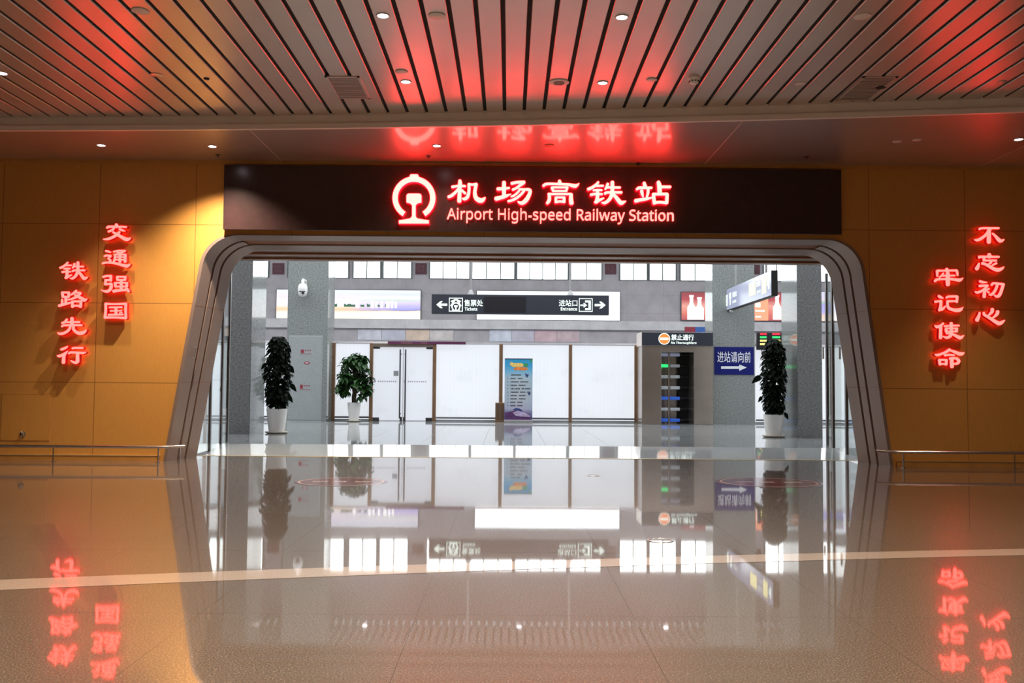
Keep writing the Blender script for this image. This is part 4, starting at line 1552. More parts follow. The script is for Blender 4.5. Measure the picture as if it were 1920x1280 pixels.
screen('advert_screen', 'glowing lilac landscape screen added for a reflected picture beside the last granite column', (1476, 546.5), (1640, 602.5),  # added screen in place of a mirrored desert picture
       [(0.0, (1, 0.80, 0.70)), (0.2, (0.95, 0.70, 0.62)), (0.3, (0.55, 0.50, 0.92)), (0.55, (0.48, 0.46, 0.95)), (0.64, (0.45, 0.62, 0.55)), (0.72, (0.90, 0.75, 0.90)), (1.0, (0.72, 0.78, 1.0))], 0.95, 0.1)
wine, x0, x1, z0, z1 = screen('advert_screen', 'glowing red screen with white bottles, partly behind the column with the blue sign', (1278, 547.5), (1472, 601),
    [(0.0, (0.55, 0.10, 0.12)), (0.25, (0.85, 0.22, 0.16)), (0.5, (0.95, 0.42, 0.34)), (0.75, (0.55, 0.07, 0.09)), (1.0, (0.32, 0.05, 0.06))], 0.95, 0.25)
q = rect((1415, 547.5), (1440.5, 601), YSC)
mb = MB()
mb.box(q[0], q[1], YSC - 0.004, YSC, z0, z1)
mb.build('orange_picture', glow('orange_picture', (1.0, 0.36, 0.20), 0.95), wine)
q2 = rect((1416, 567), (1426, 576), YSC)
mb = MB()
mb.box(q2[0], q2[1], YSC - 0.008, YSC - 0.003, q2[2], q2[3])
for (a, b, c, d) in ((1416, 581, 1434, 584), (1416, 592, 1427, 595)):
    q3 = rect((a, b), (c, d), YSC)
    mb.box(q3[0], q3[1], YSC - 0.008, YSC - 0.003, q3[2], q3[3])
mb.build('pale_lettering', glow('screen_cream', (1.0, 0.85, 0.75), 1.1), wine)


def bottle(cx, ztop, zbot, s, parent, mat):
    h = ztop - zbot
    w = h * 0.17 * s
    prof = [(-w, 0), (-w, 0.50), (-w * 0.55, 0.62), (-w * 0.42, 0.70), (-w * 0.42, 0.92), (-w * 0.55, 0.93), (-w * 0.55, 1.0)]
    poly = [(cx + a, zbot + b * h) for a, b in prof] + [(cx - a, zbot + b * h) for a, b in reversed(prof)]
    mb = MB()
    mb.prism(poly, YSC - 0.008, YSC)
    o = mb.build('bottle_picture', mat, parent)


bw = glow('bottle_white', (1.0, 0.90, 0.88), 1.15)
for px, s in ((1296.5, 1.0), (1311.5, 1.15), (1457, 1.0)):
    c = onY(px, 575, YSC)
    bottle(c.x, onY(px, 553 if s == 1.0 else 557, YSC).z, onY(px, 599, YSC).z, s, wine, bw)

# pale painted strips standing in for reflections in the polished far wall
for (a, b, c, d, cols, lab) in ((671, 617.5, 851, 638, ((0.72, 0.72, 0.80), (0.66, 0.66, 0.76), (0.80, 0.62, 0.50), (0.74, 0.68, 0.66)), 'faded lilac and peach painted reflection low on the far wall above the double door'),
                                (918, 618, 1087, 641, ((0.72, 0.75, 0.85), (0.66, 0.62, 0.72), (0.70, 0.50, 0.55), (0.66, 0.50, 0.54)), 'faded blue and pink painted reflection low on the far wall above the banner')):
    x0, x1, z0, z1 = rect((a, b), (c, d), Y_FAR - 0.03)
    t = thing('reflection_strip', lab, 'painted reflection', ((x0 + x1) / 2, Y_FAR, z0))
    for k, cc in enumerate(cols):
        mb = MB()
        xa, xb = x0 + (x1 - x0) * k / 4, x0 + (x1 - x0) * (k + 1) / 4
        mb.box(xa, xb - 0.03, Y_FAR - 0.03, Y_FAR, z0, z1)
        mb.build('reflection_patch', simple('reflection_tint', cc, 0.4, noise=0.15, nscale=2), t)
t = thing('small_screen', 'small red and blue screen showing just above the gate header', 'screen', (onY(1304, 618, 40).x, 40, HF))
x0, x1, z0, z1 = rect((1284, 612.5), (1323, 640), 40)
mb = MB()
mb.box(x0, x1, 40, 40.08, z0, z1)
mb.box((x0 + x1) / 2 - 0.05, (x0 + x1) / 2 + 0.05, 40.02, 40.06, HF, z0)
mb.build('housing', M['steel_dark'], t)
mb = MB()
mb.box(x0, (x0 + x1) / 2, 39.985, 40, z0, z1)
mb.build('red_picture', glow('picture_red', (0.25, 0.015, 0.035), 0.4), t)
mb = MB()
mb.box((x0 + x1) / 2, x1, 39.985, 40, z0, z1)
mb.build('blue_picture', glow('picture_blue', (0.02, 0.09, 0.32), 0.5), t)

# ------------------------------------------------------------------ granite columns
cols = []


def column(name, x0, x1, y0, d, label):
    mb = MB()
    mb.bevbox(x0, x1, y0, y0 + d, HF - 0.02, ZH + 0.1, 0.012)
    o = mb.build(name, M['column'], loc=((x0 + x1) / 2, y0 + d / 2, HF))
    return struct(o, label, 'column')


ca = onY(471, 650, Y_COLA).x
column('column_1', ca - 0.50, ca, Y_COLA, 1.15, 'grey speckled granite column next to the portal edge, hydrant side')
cb0, cb1 = onY(538, 640, Y_COLB).x, onY(614, 640, Y_COLB).x
column('column_2', cb0, cb1, Y_COLB, 1.0, 'grey granite column with the hydrant door and dome camera')
cc0, cc1 = onY(1336, 640, Y_COLB).x, onY(1415, 640, Y_COLB).x
column('column_3', cc0, cc1, Y_COLB, 1.0, 'grey granite column with the blue arrow sign')
cd = onY(1495, 650, Y_COLA).x
column('column_4', cd, cd + 0.54, Y_COLA, 1.15, 'grey granite column next to the portal edge, blue sign side')

# hydrant door on the column
x0, x1, z0, z1 = rect((542, 628.5), (602.5, 790), Y_COLB)
t = thing('hydrant_door', 'flush grey hydrant door with red markings in the granite column', 'door', ((x0 + x1) / 2, Y_COLB, z0))
mb = MB()
mb.box(x0, x1, Y_COLB - 0.006, Y_COLB + 0.01, z0, z1)
mb.build('frame', M['pier'], t)
MB().bevbox(x0 + 0.02, x1 - 0.02, Y_COLB - 0.014, Y_COLB, z0 + 0.04, z1 - 0.02, 0.004).build('leaf', M['hatch'], t)
YH = Y_COLB - 0.015
for (a, b, c, d) in ((563, 655, 584, 664), (561.5, 721, 582, 731)):
    q = rect((a, b), (c, d), YH)
    w, h = q[1] - q[0], q[3] - q[2]
    mb = MB()
    mb.box(q[0] + w * 0.06, q[0] + w * 0.32, YH - 0.002, YH, q[2] + h * 0.25, q[3])
    mb.box(q[0], q[1], YH - 0.002, YH, q[2], q[2] + h * 0.08)
    for k in range(3):
        xx = q[0] + w * (0.42 + 0.2 * k)
        mb.box(xx, xx + w * 0.11, YH - 0.002, YH, q[3] - h * 0.30, q[3] - h * 0.08)
    mb.build('red_marking', M['red_mark'], t)
q = rect((570, 677.5), (581, 683), YH)
mb = MB()
mb.lathe((0, 0, 0), [(1, 0), (1, -0.002), (0, -0.0025)], 24, 'Y')
mb.v = [((q[0] + q[1]) / 2 + p[0] * (q[1] - q[0]) / 2, YH + p[1], (q[2] + q[3]) / 2 + p[2] * (q[3] - q[2]) / 2) for p in mb.v]
o = mb.build('oval_badge', M['red_mark'], t)
mb = MB()
mb.box(q[0] + 0.04, q[1] - 0.04, YH - 0.004, YH - 0.002, (q[2] + q[3]) / 2 - 0.013, (q[2] + q[3]) / 2 + 0.013)
mb.build('badge_lettering', M['sign_white'], o)

# dome camera
c = onY(571, 545, Y_COLB)
t = thing('dome_camera', 'white dome security camera on the granite column above the hydrant door', 'camera', (c.x, Y_COLB, c.z))
yc = Y_COLB - 0.22
mb = MB()
mb.box(c.x - 0.06, c.x + 0.06, Y_COLB - 0.02, Y_COLB, c.z + 0.15, c.z + 0.32)
mb.tube([(c.x, Y_COLB, c.z + 0.26), (c.x, yc + 0.03, c.z + 0.29), (c.x, yc, c.z + 0.25), (c.x, yc, c.z + 0.15)], 0.045, 12)
mb.build('bracket', M['white'], t, smooth=True)
mb = MB()
mb.lathe((c.x, yc, c.z), [(0.05, 0.19), (0.10, 0.17), (0.13, 0.10), (0.14, 0.0), (0.128, -0.06)], 24)
mb.build('body', M['white'], t, smooth=True)
mb = MB()
mb.lathe((c.x, yc, c.z), [(0.128, -0.055), (0.125, -0.10), (0.10, -0.16), (0.05, -0.19), (0, -0.20)], 24)
o = mb.build('eyeball', M['white'], t, smooth=True)
mb = MB()
mb.box(c.x - 0.075, c.x + 0.09, yc - 0.138, yc - 0.06, c.z - 0.068, c.z - 0.045)
mb.lathe((c.x + 0.03, yc - 0.10, c.z - 0.10), [(0.036, 0.0), (0.036, -0.035), (0, -0.037)], 16, 'Y')
mb.build('lens', M['dark_hole'], o)

# ------------------------------------------------------------------ frosted glass wall
gz1 = onY(957, 646.5, Y_GL).z
gx = lambda px: onY(px, 720, Y_GL).x
segs = [(300, 384), (390, 464), (470, 534), (538, 612), (629, 693), (818, 935.5), (942.5, 1066), (1072.5, 1189), (1416, 1470), (1476, 1556), (1562, 1660)]
glass_labels = ['frosted glass panel seen through the side screen, far hydrant side', 'frosted glass panel behind the first granite column','frosted glass panel seen between the first column and the hydrant column', 'frosted glass panel behind the hydrant column',
                'frosted glass panel behind the bushy potted tree', 'frosted glass panel between the double door and the banner',
                'frosted glass panel behind the banner stand', 'frosted glass panel next to the steel gate',
                'frosted glass panel behind the moss-pole plant on the blue sign side', 'frosted glass panel behind the last granite column', 'frosted glass panel seen through the side screen, gate side']
for (a, b), lab in zip(segs, glass_labels):
    t = thing('glass_partition', lab, 'glass panel', ((gx(a) + gx(b)) / 2, Y_GL, HF), 'frosted glass wall panels')
    mb = MB()
    mb.box(gx(a), gx(b), Y_GL - 0.01, Y_GL + 0.01, HF + 0.05, gz1)
    mb.build('pane', M['pane'], t)
    mb = MB()
    mb.box(gx(a), gx(b), Y_GL - 0.04, Y_GL + 0.03, HF, HF + 0.05)
    mb.build('skirting', M['skirt'], t)
    mb = MB()
    zz = onY(900, 783.5, Y_GL - 0.08).z
    mb.tube([(gx(a), Y_GL - 0.08, zz), (gx(b), Y_GL - 0.08, zz)], 0.025, 8)
    for k in (0.15, 0.85):
        xx = gx(a) + (gx(b) - gx(a)) * k
        mb.tube([(xx, Y_GL - 0.08, zz), (xx, Y_GL - 0.01, zz)], 0.012, 6)
    mb.build('kick_rail', M['steel_dark'], t)
for (a, b, lab) in ((534, 538, 'bronze glass wall post hidden mostly by the hydrant column'), (613, 628.5, 'wide bronze post of the glass wall beside the hydrant column'), (935.8, 942.3, 'bronze post of the glass wall just beside the banner'),
                    (1066.2, 1072.3, 'slim bronze post of the glass wall midway between banner and gate'), (1189.3, 1197, 'bronze post of the glass wall beside the steel gate'),
                    (1470.2, 1475.8, 'bronze post of the glass wall behind the last granite column'), (384.2, 389.8, 'bronze post of the glass wall seen through the side screen, hydrant side'), (464.2, 469.8, 'bronze post of the glass wall hidden behind the first granite column'), (1556.2, 1561.8, 'bronze post of the glass wall seen through the side screen, gate side')):
    mb = MB()
    mb.bevbox(gx(a), gx(b), Y_GL - 0.07, Y_GL + 0.05, HF, gz1 + 0.02, 0.006)
    o = mb.build('glass_wall_post', M['bronze'], loc=((gx(a) + gx(b)) / 2, Y_GL, HF))
    tag(o, lab, 'post', 'bronze posts of the glass wall')
mb = MB()
mb.box(gx(300), gx(1200), Y_GL - 0.05, Y_GL + 0.05, gz1 + 0.02, gz1 + 0.07)
mb.box(gx(1416), gx(1660), Y_GL - 0.05, Y_GL + 0.05, gz1 + 0.02, gz1 + 0.07)
struct(mb.build('trim_6', M['stone_band']), 'thin pale top rail of the frosted glass wall', 'rail')

# low bronze box round the post by the banner
x0, x1, z0, z1 = rect((928.8, 754.5), (946, 782), Y_GL - 0.2)
t = thing('bronze_box', 'low ribbed bronze box standing against the glass wall post beside the banner', 'box', ((x0 + x1) / 2, Y_GL - 0.2, HF))
mb = MB()
MB().bevbox(x0, x1, Y_GL - 0.3, Y_GL - 0.11, HF, z1, 0.008).build('body', M['bronze'], t)
mb = MB()
for k in range(7):
    xx = x0 + (x1 - x0) * (k + 0.5) / 7
    mb.box(xx - 0.006, xx + 0.006, Y_GL - 0.306, Y_GL - 0.3, HF + 0.06, z1 - 0.03)
mb.build('rib', M['steel_dark'], t)

# ------------------------------------------------------------------ double door
dt = thing('double_door', 'double frosted glass door with tall steel pulls in a bronze frame', 'door', (gx(756), Y_GL, HF))
dz1 = onY(756, 650.5, Y_GL).z
for (a, b) in ((693.2, 699.5), (811.3, 817.8)):
    MB().bevbox(gx(a), gx(b), Y_GL - 0.10, Y_GL + 0.05, HF, gz1 + 0.02, 0.006).build('jamb', M['bronze'], dt)
MB().bevbox(gx(699.5), gx(811.3), Y_GL - 0.10, Y_GL + 0.05, dz1, gz1 + 0.02, 0.006).build('lintel', M['gate_steel'], dt)
for (a, b, hx, s) in ((700, 755.3, 750.6, 1), (756.8, 811, 760.6, -1)):
    mb = MB()
    mb.box(gx(a), gx(b), Y_GL - 0.04, Y_GL - 0.025, HF + 0.02, dz1 - 0.01)
    leaf = mb.build('door_leaf', M['pane_door'], dt)
    mb = MB()
    xx = gx(hx)
    zt, zb_ = onY(756, 655, Y_GL).z, onY(756, 784, Y_GL).z
    mb.tube([(xx, Y_GL - 0.11, zb_), (xx, Y_GL - 0.11, zt)], 0.022, 10)
    for zz in (zb_ + 0.14, zt - 0.14):
        mb.tube([(xx, Y_GL - 0.11, zz), (xx + 0.03 * s, Y_GL - 0.04, zz)], 0.014, 8)
    mb.build('pull_handle', M['steel_dark'], leaf, smooth=True)
    ha_ = gx(a) if s > 0 else gx(b)
    hb_ = ha_ + s * 0.19
    for (za_, zb2) in ((HF + 0.0, HF + 0.10), (dz1 - 0.06, dz1)):
        mb = MB()
        mb.box(ha_, hb_, Y_GL - 0.055, Y_GL - 0.015, za_, zb2)
        mb.build('corner_fitting', M['steel_dark'], leaf)
    mb = MB()
    lx = gx(755) - 0.07 if s > 0 else gx(757) + 0.0
    mb.box(lx, lx + 0.07, Y_GL - 0.055, Y_GL - 0.015, HF, HF + 0.12)
    mb.build('floor_lock', M['steel_dark'], leaf)
    mb = MB()
    n = 9
    xa, xb = (gx(709), gx(745)) if s > 0 else (gx(765), gx(801))
    zz = onY(756, 715, Y_GL).z
    for k in range(n):
        xk = xa + (xb - xa) * k / n
        mb.box(xk, xk + 0.035, Y_GL - 0.042, Y_GL - 0.04, zz - 0.02, zz + 0.02)
    mb.box(xa - 0.11, xa - 0.07, Y_GL - 0.042, Y_GL - 0.04, zz - 0.035, zz + 0.025)
    mb.build('printed_line', M['faint_purple'], leaf)
    if s > 0:
        q = rect((738, 695), (747.3, 704.5), Y_GL - 0.04)
        mb = MB()
        mb.box(q[0], q[1], Y_GL - 0.043, Y_GL - 0.04, q[2], q[3])
        mb.build('notice_sticker', M['sticker'], leaf)
x0, x1, z0, z1 = rect((727, 639.3), (873, 645.8), Y_GL - 0.16)
t = thing('door_header_sign', 'long thin purple header sign above the double glass door', 'sign', ((x0 + x1) / 2, Y_GL - 0.12, z0))
MB().bevbox(x0, x1, Y_GL - 0.16, Y_GL - 0.102, z0, z1, 0.006).build('board', M['purple'], t)
mb = MB()
rnd = random.Random(2)
for (a, b) in ((752, 775), (789, 801)):
    n = int((b - a) / 3)
    for k in range(n):
        q = rect((a + k * 3.2, 640.6), (a + k * 3.2 + 2.2, 644.6), Y_GL - 0.16)
        mb.box(q[0], q[1], Y_GL - 0.164, Y_GL - 0.16, q[2], q[3])
mb.build('lettering', M['plaque_pale'], t)

# ------------------------------------------------------------------ banner stand
YBN = 26.45
x0, x1, z0, z1 = rect((946.5, 672.5), (998, 788), YBN)
bn = thing('banner_stand', 'tall roll-up banner, blue above and purple below, in front of the glass wall', 'banner', ((x0 + x1) / 2, YBN, HF))


def banner_mat():
    m, nt, b = nodes_of('banner_print')
    v, x, y, z = xyz(nt)
    h = z1 - HF
    tt = math_node(nt, 'DIVIDE', z, h)
    n = tex_noise(nt, v, 1.5, 3)
    tt = math_node(nt, 'ADD', tt, math_node(nt, 'MULTIPLY', math_node(nt, 'SUBTRACT', n, 0.5), 0.12))
    c = ramp(nt, tt, [(0.0, (0.06, 0.025, 0.08)), (0.13, (0.16, 0.09, 0.2)), (0.22, (0.42, 0.40, 0.50)), (0.35, (0.46, 0.48, 0.52)), (0.70, (0.42, 0.50, 0.54)), (0.80, (0.20, 0.45, 0.62)), (0.90, (0.03, 0.32, 0.58)), (1.0, (0.02, 0.28, 0.50))])
    xa = math_node(nt, 'ABSOLUTE', x)
    e = math_node(nt, 'MULTIPLY', math_node(nt, 'SMOOTH_MIN', math_node(nt, 'MULTIPLY', xa, 1.6), 1.0, 0.1), 0.35)
    c = mixcol(nt, e, c, (0.12, 0.36, 0.60))
    nt.links.new(c, b.inputs['Base Color'])
    b.inputs['Roughness'].default_value = 0.35
    nt.links.new(c, b.inputs['Emission Color'])
    b.inputs['Emission Strength'].default_value = 0.0
    return m


mb = MB()
mb.box(x0, x1, YBN, YBN + 0.006, HF + 0.07, z1)
mb.build('print', banner_mat(), bn)
mb = MB()
mb.bevbox(x0 - 0.01, x1 + 0.01, YBN - 0.06, YBN + 0.08, HF, HF + 0.075, 0.012)
mb.build('foot', M['banner_stand'], bn)
mb = MB()
mb.tube([((x0 + x1) / 2, YBN + 0.03, HF + 0.07), ((x0 + x1) / 2, YBN + 0.03, z1)], 0.012, 8)
mb.box(x0, x1, YBN - 0.004, YBN + 0.012, z1 - 0.01, z1 + 0.015)
mb.build('pole', M['steel_dark'], bn)


def bpoly(pts, mat, name, lift):
    P = []
    for (u, v) in pts:
        q = onY(920 + u / 8.0, 650 + v / 8.0, YBN)
        P.append((q.x, q.z))
    mb = MB()
    mb.prism(P, YBN - lift, YBN)
    return mb.build(name, mat, bn)


bpoly([(285, 265), (300, 225), (360, 245), (430, 240), (480, 250), (495, 290), (440, 300), (380, 300), (330, 300)], M['banner_gold'], 'title_lettering', 0.003)
bpoly([(340, 320), (400, 300), (470, 305), (545, 310), (560, 340), (500, 355), (420, 350), (360, 350)], M['banner_orange'], 'title_lettering', 0.003)
bpoly([(480, 260), (540, 240), (565, 270), (550, 305), (500, 300)], M['banner_green'], 'leaf_picture', 0.0025)
bpoly([(590, 185), (625, 185), (615, 230), (595, 245)], M['banner_green'], 'leaf_picture', 0.0025)
bpoly([(515, 395), (535, 400), (545, 420), (560, 400), (570, 430), (545, 465), (525, 435)], M['banner_navy'], 'butterfly_picture', 0.003)
bpoly([(560, 680), (585, 690), (600, 685), (590, 720), (565, 725)], M['banner_navy'], 'butterfly_picture', 0.003)
bpoly([(215, 985), (300, 970), (340, 960), (420, 940), (480, 960), (560, 1000), (605, 1040), (612, 1110), (212, 1110)], M['banner_plum'], 'nose_picture', 0.0025)
bpoly([(330, 985), (420, 950), (490, 970), (560, 1010), (600, 1045), (560, 1050), (450, 1045), (370, 1030)], M['banner_mauve'], 'nose_picture', 0.0035)
bpoly([(330, 945), (380, 915), (440, 930), (490, 965), (470, 972), (400, 955)], M['banner_navy'], 'nose_picture', 0.0045)
rows = [(422, ((305, 455),)), (474, ((297, 378), (407, 477))), (525, ((300, 420), (443, 565))), (577, ((298, 395), (422, 520))), (628, ((303, 345), (358, 440), (465, 498), (512, 600))),
        (680, ((300, 420), (443, 520), (545, 600))), (730, ((297, 395), (425, 522))), (780, ((297, 395), (425, 520))), (831, ((295, 373), (403, 477))), (882, ((295, 373), (400, 478)))]
rnd = random.Random(4)
for v, spans in rows:
    mb = MB()
    for a, b in spans:
        u = a
        while u < b:
            w = 11 + 5 * rnd.random()
            p0, p1 = onY(920 + u / 8, 650 + (v - 9) / 8, YBN), onY(920 + min(u + w, b) / 8, 650 + (v + 9) / 8, YBN)
            mb.box(p0.x, p1.x, YBN - 0.002, YBN, p1.z, p0.z)
            u += w + 4
    p0, p1 = onY(920 + 255 / 8, 650 + (v - 8) / 8, YBN), onY(920 + 264 / 8, 650 + (v + 8) / 8, YBN)
    if v > 430:
        mb.box(p0.x, p1.x, YBN - 0.002, YBN, p1.z, p0.z)
    mb.build('lettering', M['ink'], bn)

# ------------------------------------------------------------------ NO THOROUGHFARE gate
YG = 25.8
gt = thing('exit_gate', 'brown steel one-way gate housing with stacked rotor arms in its doorway', 'gate', (onY(1270, 790, YG).x, YG, HF))
gxx = lambda px: onY(px, 720, YG).x
gzz = lambda py: onY(1270, py, YG).z
ztop = gzz(648.5)
MB().bevbox(gxx(1203.5), gxx(1240), YG, YG + 1.05, HF, ztop, 0.012).build('side_panel', M['gate_steel'], gt)
MB().bevbox(gxx(1301), gxx(1337), YG, YG + 1.05, HF, ztop, 0.012).build('side_panel', M['gate_steel'], gt)
MB().bevbox(gxx(1240), gxx(1301), YG, YG + 1.05, gzz(660), ztop, 0.006).build('lintel', M['gate_steel'], gt)
mb = MB()
mb.box(gxx(1240), gxx(1301), YG + 1.0, YG + 1.05, HF, gzz(660))
mb.build('rear_wall', M['gate_steel'], gt)
mb = MB()
xc, yc = gxx(1260), YG + 0.55
mb.tube([(xc, yc, HF), (xc, yc, gzz(660))], 0.04, 12)
rotor = mb.build('rotor_post', M['gate_steel'], gt, smooth=True)
levels = [(664, 'lit_lilac', 'lit_lilac'), (685, 'lit_green', 'pale_arm'), (706, 'pale_arm', 'pale_arm'), (727, 'pale_arm', 'pale_arm'), (747, 'blue_arm', 'blue_arm'), (768, 'pale_arm', 'pale_arm'), (789, 'blue_arm', 'blue_arm')]
for py, ml, mr in levels:
    z = gzz(py)
    for xa, xb, mm in ((gxx(1240.5), gxx(1258.5), ml), (gxx(1262.5), gxx(1281), mr)):
        mb = MB()
        mb.bevbox(xa, xb, yc - 0.05, yc + 0.05, z - 0.045, z + 0.045, 0.012)
        mb.build('rotor_arm', M[mm], rotor)
    mb = MB()
    mb.tube([(gxx(1281), yc + 0.1, z), (gxx(1300), yc + 0.25, z)], 0.03, 8)
    mb.build('fixed_arm', M['steel_dark'], gt)
mb = MB()
mb.box(gxx(1282), gxx(1301), yc + 0.3, yc + 0.34, HF, gzz(660))
mb.build('barrier_plate', M['dark_hole'], gt)
x0, x1, z0, z1 = rect((1203.5, 622), (1337, 648.5), YG - 0.05)
gs = thing('gate_header_sign', 'dark sign box over the steel gate with an orange no-entry disc and white lettering', 'sign', ((x0 + x1) / 2, YG, z0))
MB().bevbox(x0, x1, YG - 0.04, YG + 1.05, z0, z1, 0.01).build('box', M['fascia'], gs)
mb = MB()
mb.box(x0, x1, YG - 0.05, YG - 0.035, z0 + 0.004, z1 - 0.004)
mb.build('face', M['slate'], gs)
c = onY(1245.5, 635, YG - 0.05)
mb = MB()
mb.lathe((c.x, YG - 0.05, c.z), [(0.165, 0), (0.165, -0.006), (0.145, -0.007)], 32, 'Y')
o = mb.build('no_entry_disc', M['lit_white'], gs)
mb = MB()
mb.lathe((c.x, YG - 0.057, c.z), [(0.145, 0), (0.145, -0.003), (0, -0.004)], 32, 'Y')
mb.build('orange_field', M['lit_orange'], o)
mb = MB()
mb.box(c.x - 0.115, c.x + 0.115, YG - 0.066, YG - 0.058, c.z - 0.032, c.z + 0.032)
mb.build('bar', M['lit_white'], o)
q = rect((1258.5, 626.5), (1301, 638), YG - 0.05)
text_mesh('禁止通行', q[0], q[1], q[2], q[3], YG - 0.05, bold=0.012).build('chinese_lettering', M['lit_white'], gs)
q = rect((1258.5, 640), (1306, 645.8), YG - 0.05)
text_mesh('No Thoroughfare', q[0], q[1], q[2], q[3], YG - 0.05, latin=True, latin_bold=True).build('english_lettering', M['lit_white'], gs)

# ------------------------------------------------------------------ blue arrow sign on the column
YBS = Y_COLB - 0.02
x0, x1, z0, z1 = rect((1339.5, 650), (1413.7, 702.7), YBS)
bs = thing('blue_arrow_sign', 'navy blue sign with white characters and an arrow on the granite column', 'sign', ((x0 + x1) / 2, Y_COLB, z0))
MB().bevbox(x0, x1, YBS, Y_COLB, z0, z1, 0.004).build('plate', M['navy'], bs)
q = rect((1345, 658.5), (1407.5, 679.5), YBS)
text_mesh('进站请向前', q[0], q[1], q[2], q[3], YBS, bold=0.004).build('chinese_lettering', M['sign_white'], bs)
pts = [(1352, 686.5), (1386, 686.5), (1386, 683), (1400, 688.8), (1386, 695), (1386, 691.2), (1352, 691.2)]
P = [(onY(a, b, YBS).x, onY(a, b, YBS).z) for a, b in pts]
mb = MB()
mb.prism(P, YBS - 0.004, YBS)
mb.build('arrow', M['sign_white'], bs)

# ------------------------------------------------------------------ hanging ticket sign
YH_ = 26.2
x0, x1, z0, z1 = rect((809.5, 551), (1142, 590.5), YH_)
hs = thing('hanging_sign', 'long dark hanging sign with ticket and entrance lettering in the middle of the hall', 'sign', ((x0 + x1) / 2, YH_, ZH))
MB().bevbox(x0, x1, YH_, YH_ + 0.2, z0, z1, 0.01).build('box', M['slate'], hs)
for px in (883, 1069.5):
    xx = onY(px, 520, YH_ + 0.1).x
    mb = MB()
    mb.tube([(xx, YH_ + 0.1, z1), (xx, YH_ + 0.1, ZH + 0.04)], 0.03, 10)
    mb.lathe((xx, YH_ + 0.1, z1), [(0.10, 0), (0.045, 0.13), (0.03, 0.14)], 14)
    mb.build('hanger_pole', M['pole'], hs, smooth=True)


def flat(pts, mat, name, parent, Y, d=0.004):
    P = [(onY(a, b, Y).x, onY(a, b, Y).z) for a, b in pts]
    mb = MB()
    mb.prism(P, Y - d, Y)
    return mb.build(name, mat, parent)


def arrow_pts(cx, cy, s, dirn):
    P = [(-1.0, -0.2), (0.2, -0.2), (-0.2, -0.62), (0.22, -0.62), (0.95, 0.0), (0.22, 0.62), (-0.2, 0.62), (0.2, 0.2), (-1.0, 0.2)]
    return [(cx + dirn * a * s, cy + b * s * 0.98) for a, b in P]


flat(arrow_pts(828, 571, 10.5, -1), M['lit_white'], 'arrow', hs, YH_)
flat(arrow_pts(1125.5, 571.8, 10.5, 1), M['lit_white'], 'arrow', hs, YH_)
for (a, b, c, d) in ((842, 558, 867.5, 584), (1085.5, 559, 1111, 584.3)):
    q0 = rect((a, b), (c, d), YH_)
    mb = MB()
    w = 0.02
    mb.box(q0[0], q0[1], YH_ - 0.004, YH_, q0[3] - w, q0[3])
    mb.box(q0[0], q0[1], YH_ - 0.004, YH_, q0[2], q0[2] + w)
    mb.box(q0[0], q0[0] + w, YH_ - 0.004, YH_, q0[2], q0[3])
    mb.box(q0[1] - w, q0[1], YH_ - 0.004, YH_, q0[2], q0[3])
    mb.build('icon_frame', M['lit_white'], hs)
# ticket icon: gabled outline over a small rail emblem
ic = []
mb = MB()
cx, cz = onY(854.8, 575, YH_).x, onY(854.8, 575, YH_).z
for k in range(14):
    a0 = math.radians(-55 + 290 * k / 14)
    a1 = math.radians(-55 + 290 * (k + 1) / 14)
    q = [(cx + r * math.cos(a), cz + r * math.sin(a)) for a, r in ((a0, 0.13), (a1, 0.13), (a1, 0.095), (a0, 0.095))]
    mb.prism(q, YH_ - 0.004, YH_)
mb.box(cx - 0.05, cx + 0.05, YH_ - 0.004, YH_, cz - 0.01, cz + 0.04)
mb.box(cx - 0.02, cx + 0.02, YH_ - 0.004, YH_, cz - 0.10, cz - 0.01)
mb.box(cx - 0.11, cx + 0.11, YH_ - 0.004, YH_, cz - 0.125, cz - 0.09)
for sgn in (-1, 1):
    mb.prism([(cx + sgn * 0.165, cz + 0.03), (cx + sgn * 0.02, cz + 0.235), (cx - sgn * 0.005, cz + 0.205), (cx + sgn * 0.135, cz + 0.015)], YH_ - 0.004, YH_)
    mb.prism([(cx + sgn * 0.11, cz + 0.12), (cx + sgn * 0.15, cz + 0.17), (cx + sgn * 0.03, cz + 0.22), (cx + sgn * 0.02, cz + 0.19)], YH_ - 0.005, YH_)
mb.build('ticket_icon', M['lit_white'], hs)
# entrance icon: bracket with an arrow
flat([(1097, 563), (1107.5, 563), (1107.5, 581), (1097, 581), (1097, 577.5), (1103.5, 577.5), (1103.5, 566.5), (1097, 566.5)], M['lit_white'], 'entrance_icon', hs, YH_)
flat(arrow_pts(1094.5, 572, 6.5, 1), M['lit_white'], 'entrance_icon', hs, YH_)
q = rect((870.5, 561.5), (905.5, 574), YH_)
text_mesh('售票处', q[0], q[1], q[2], q[3], YH_, bold=0.008).build('chinese_lettering', M['lit_white'], hs)
q = rect((1048, 561.7), (1082.5, 574), YH_)
text_mesh('进站口', q[0], q[1], q[2], q[3], YH_, bold=0.008).build('chinese_lettering', M['lit_white'], hs)
q = rect((871.5, 575.8), (895, 582.3), YH_)
text_mesh('Tickets', q[0], q[1], q[2], q[3], YH_, latin=True, latin_bold=True).build('english_lettering', M['lit_white'], hs)
q = rect((1051.5, 575.8), (1082, 582.3), YH_)
text_mesh('Entrance', q[0], q[1], q[2], q[3], YH_, latin=True, latin_bold=True).build('english_lettering', M['lit_white'], hs)
q = rect((907.5, 556), (986, 585.5), YH_)
mb = MB()
mb.box(q[0], q[1], YH_ - 0.012, YH_, q[2], q[3])
mb.build('led_panel', M['black_led'], hs)

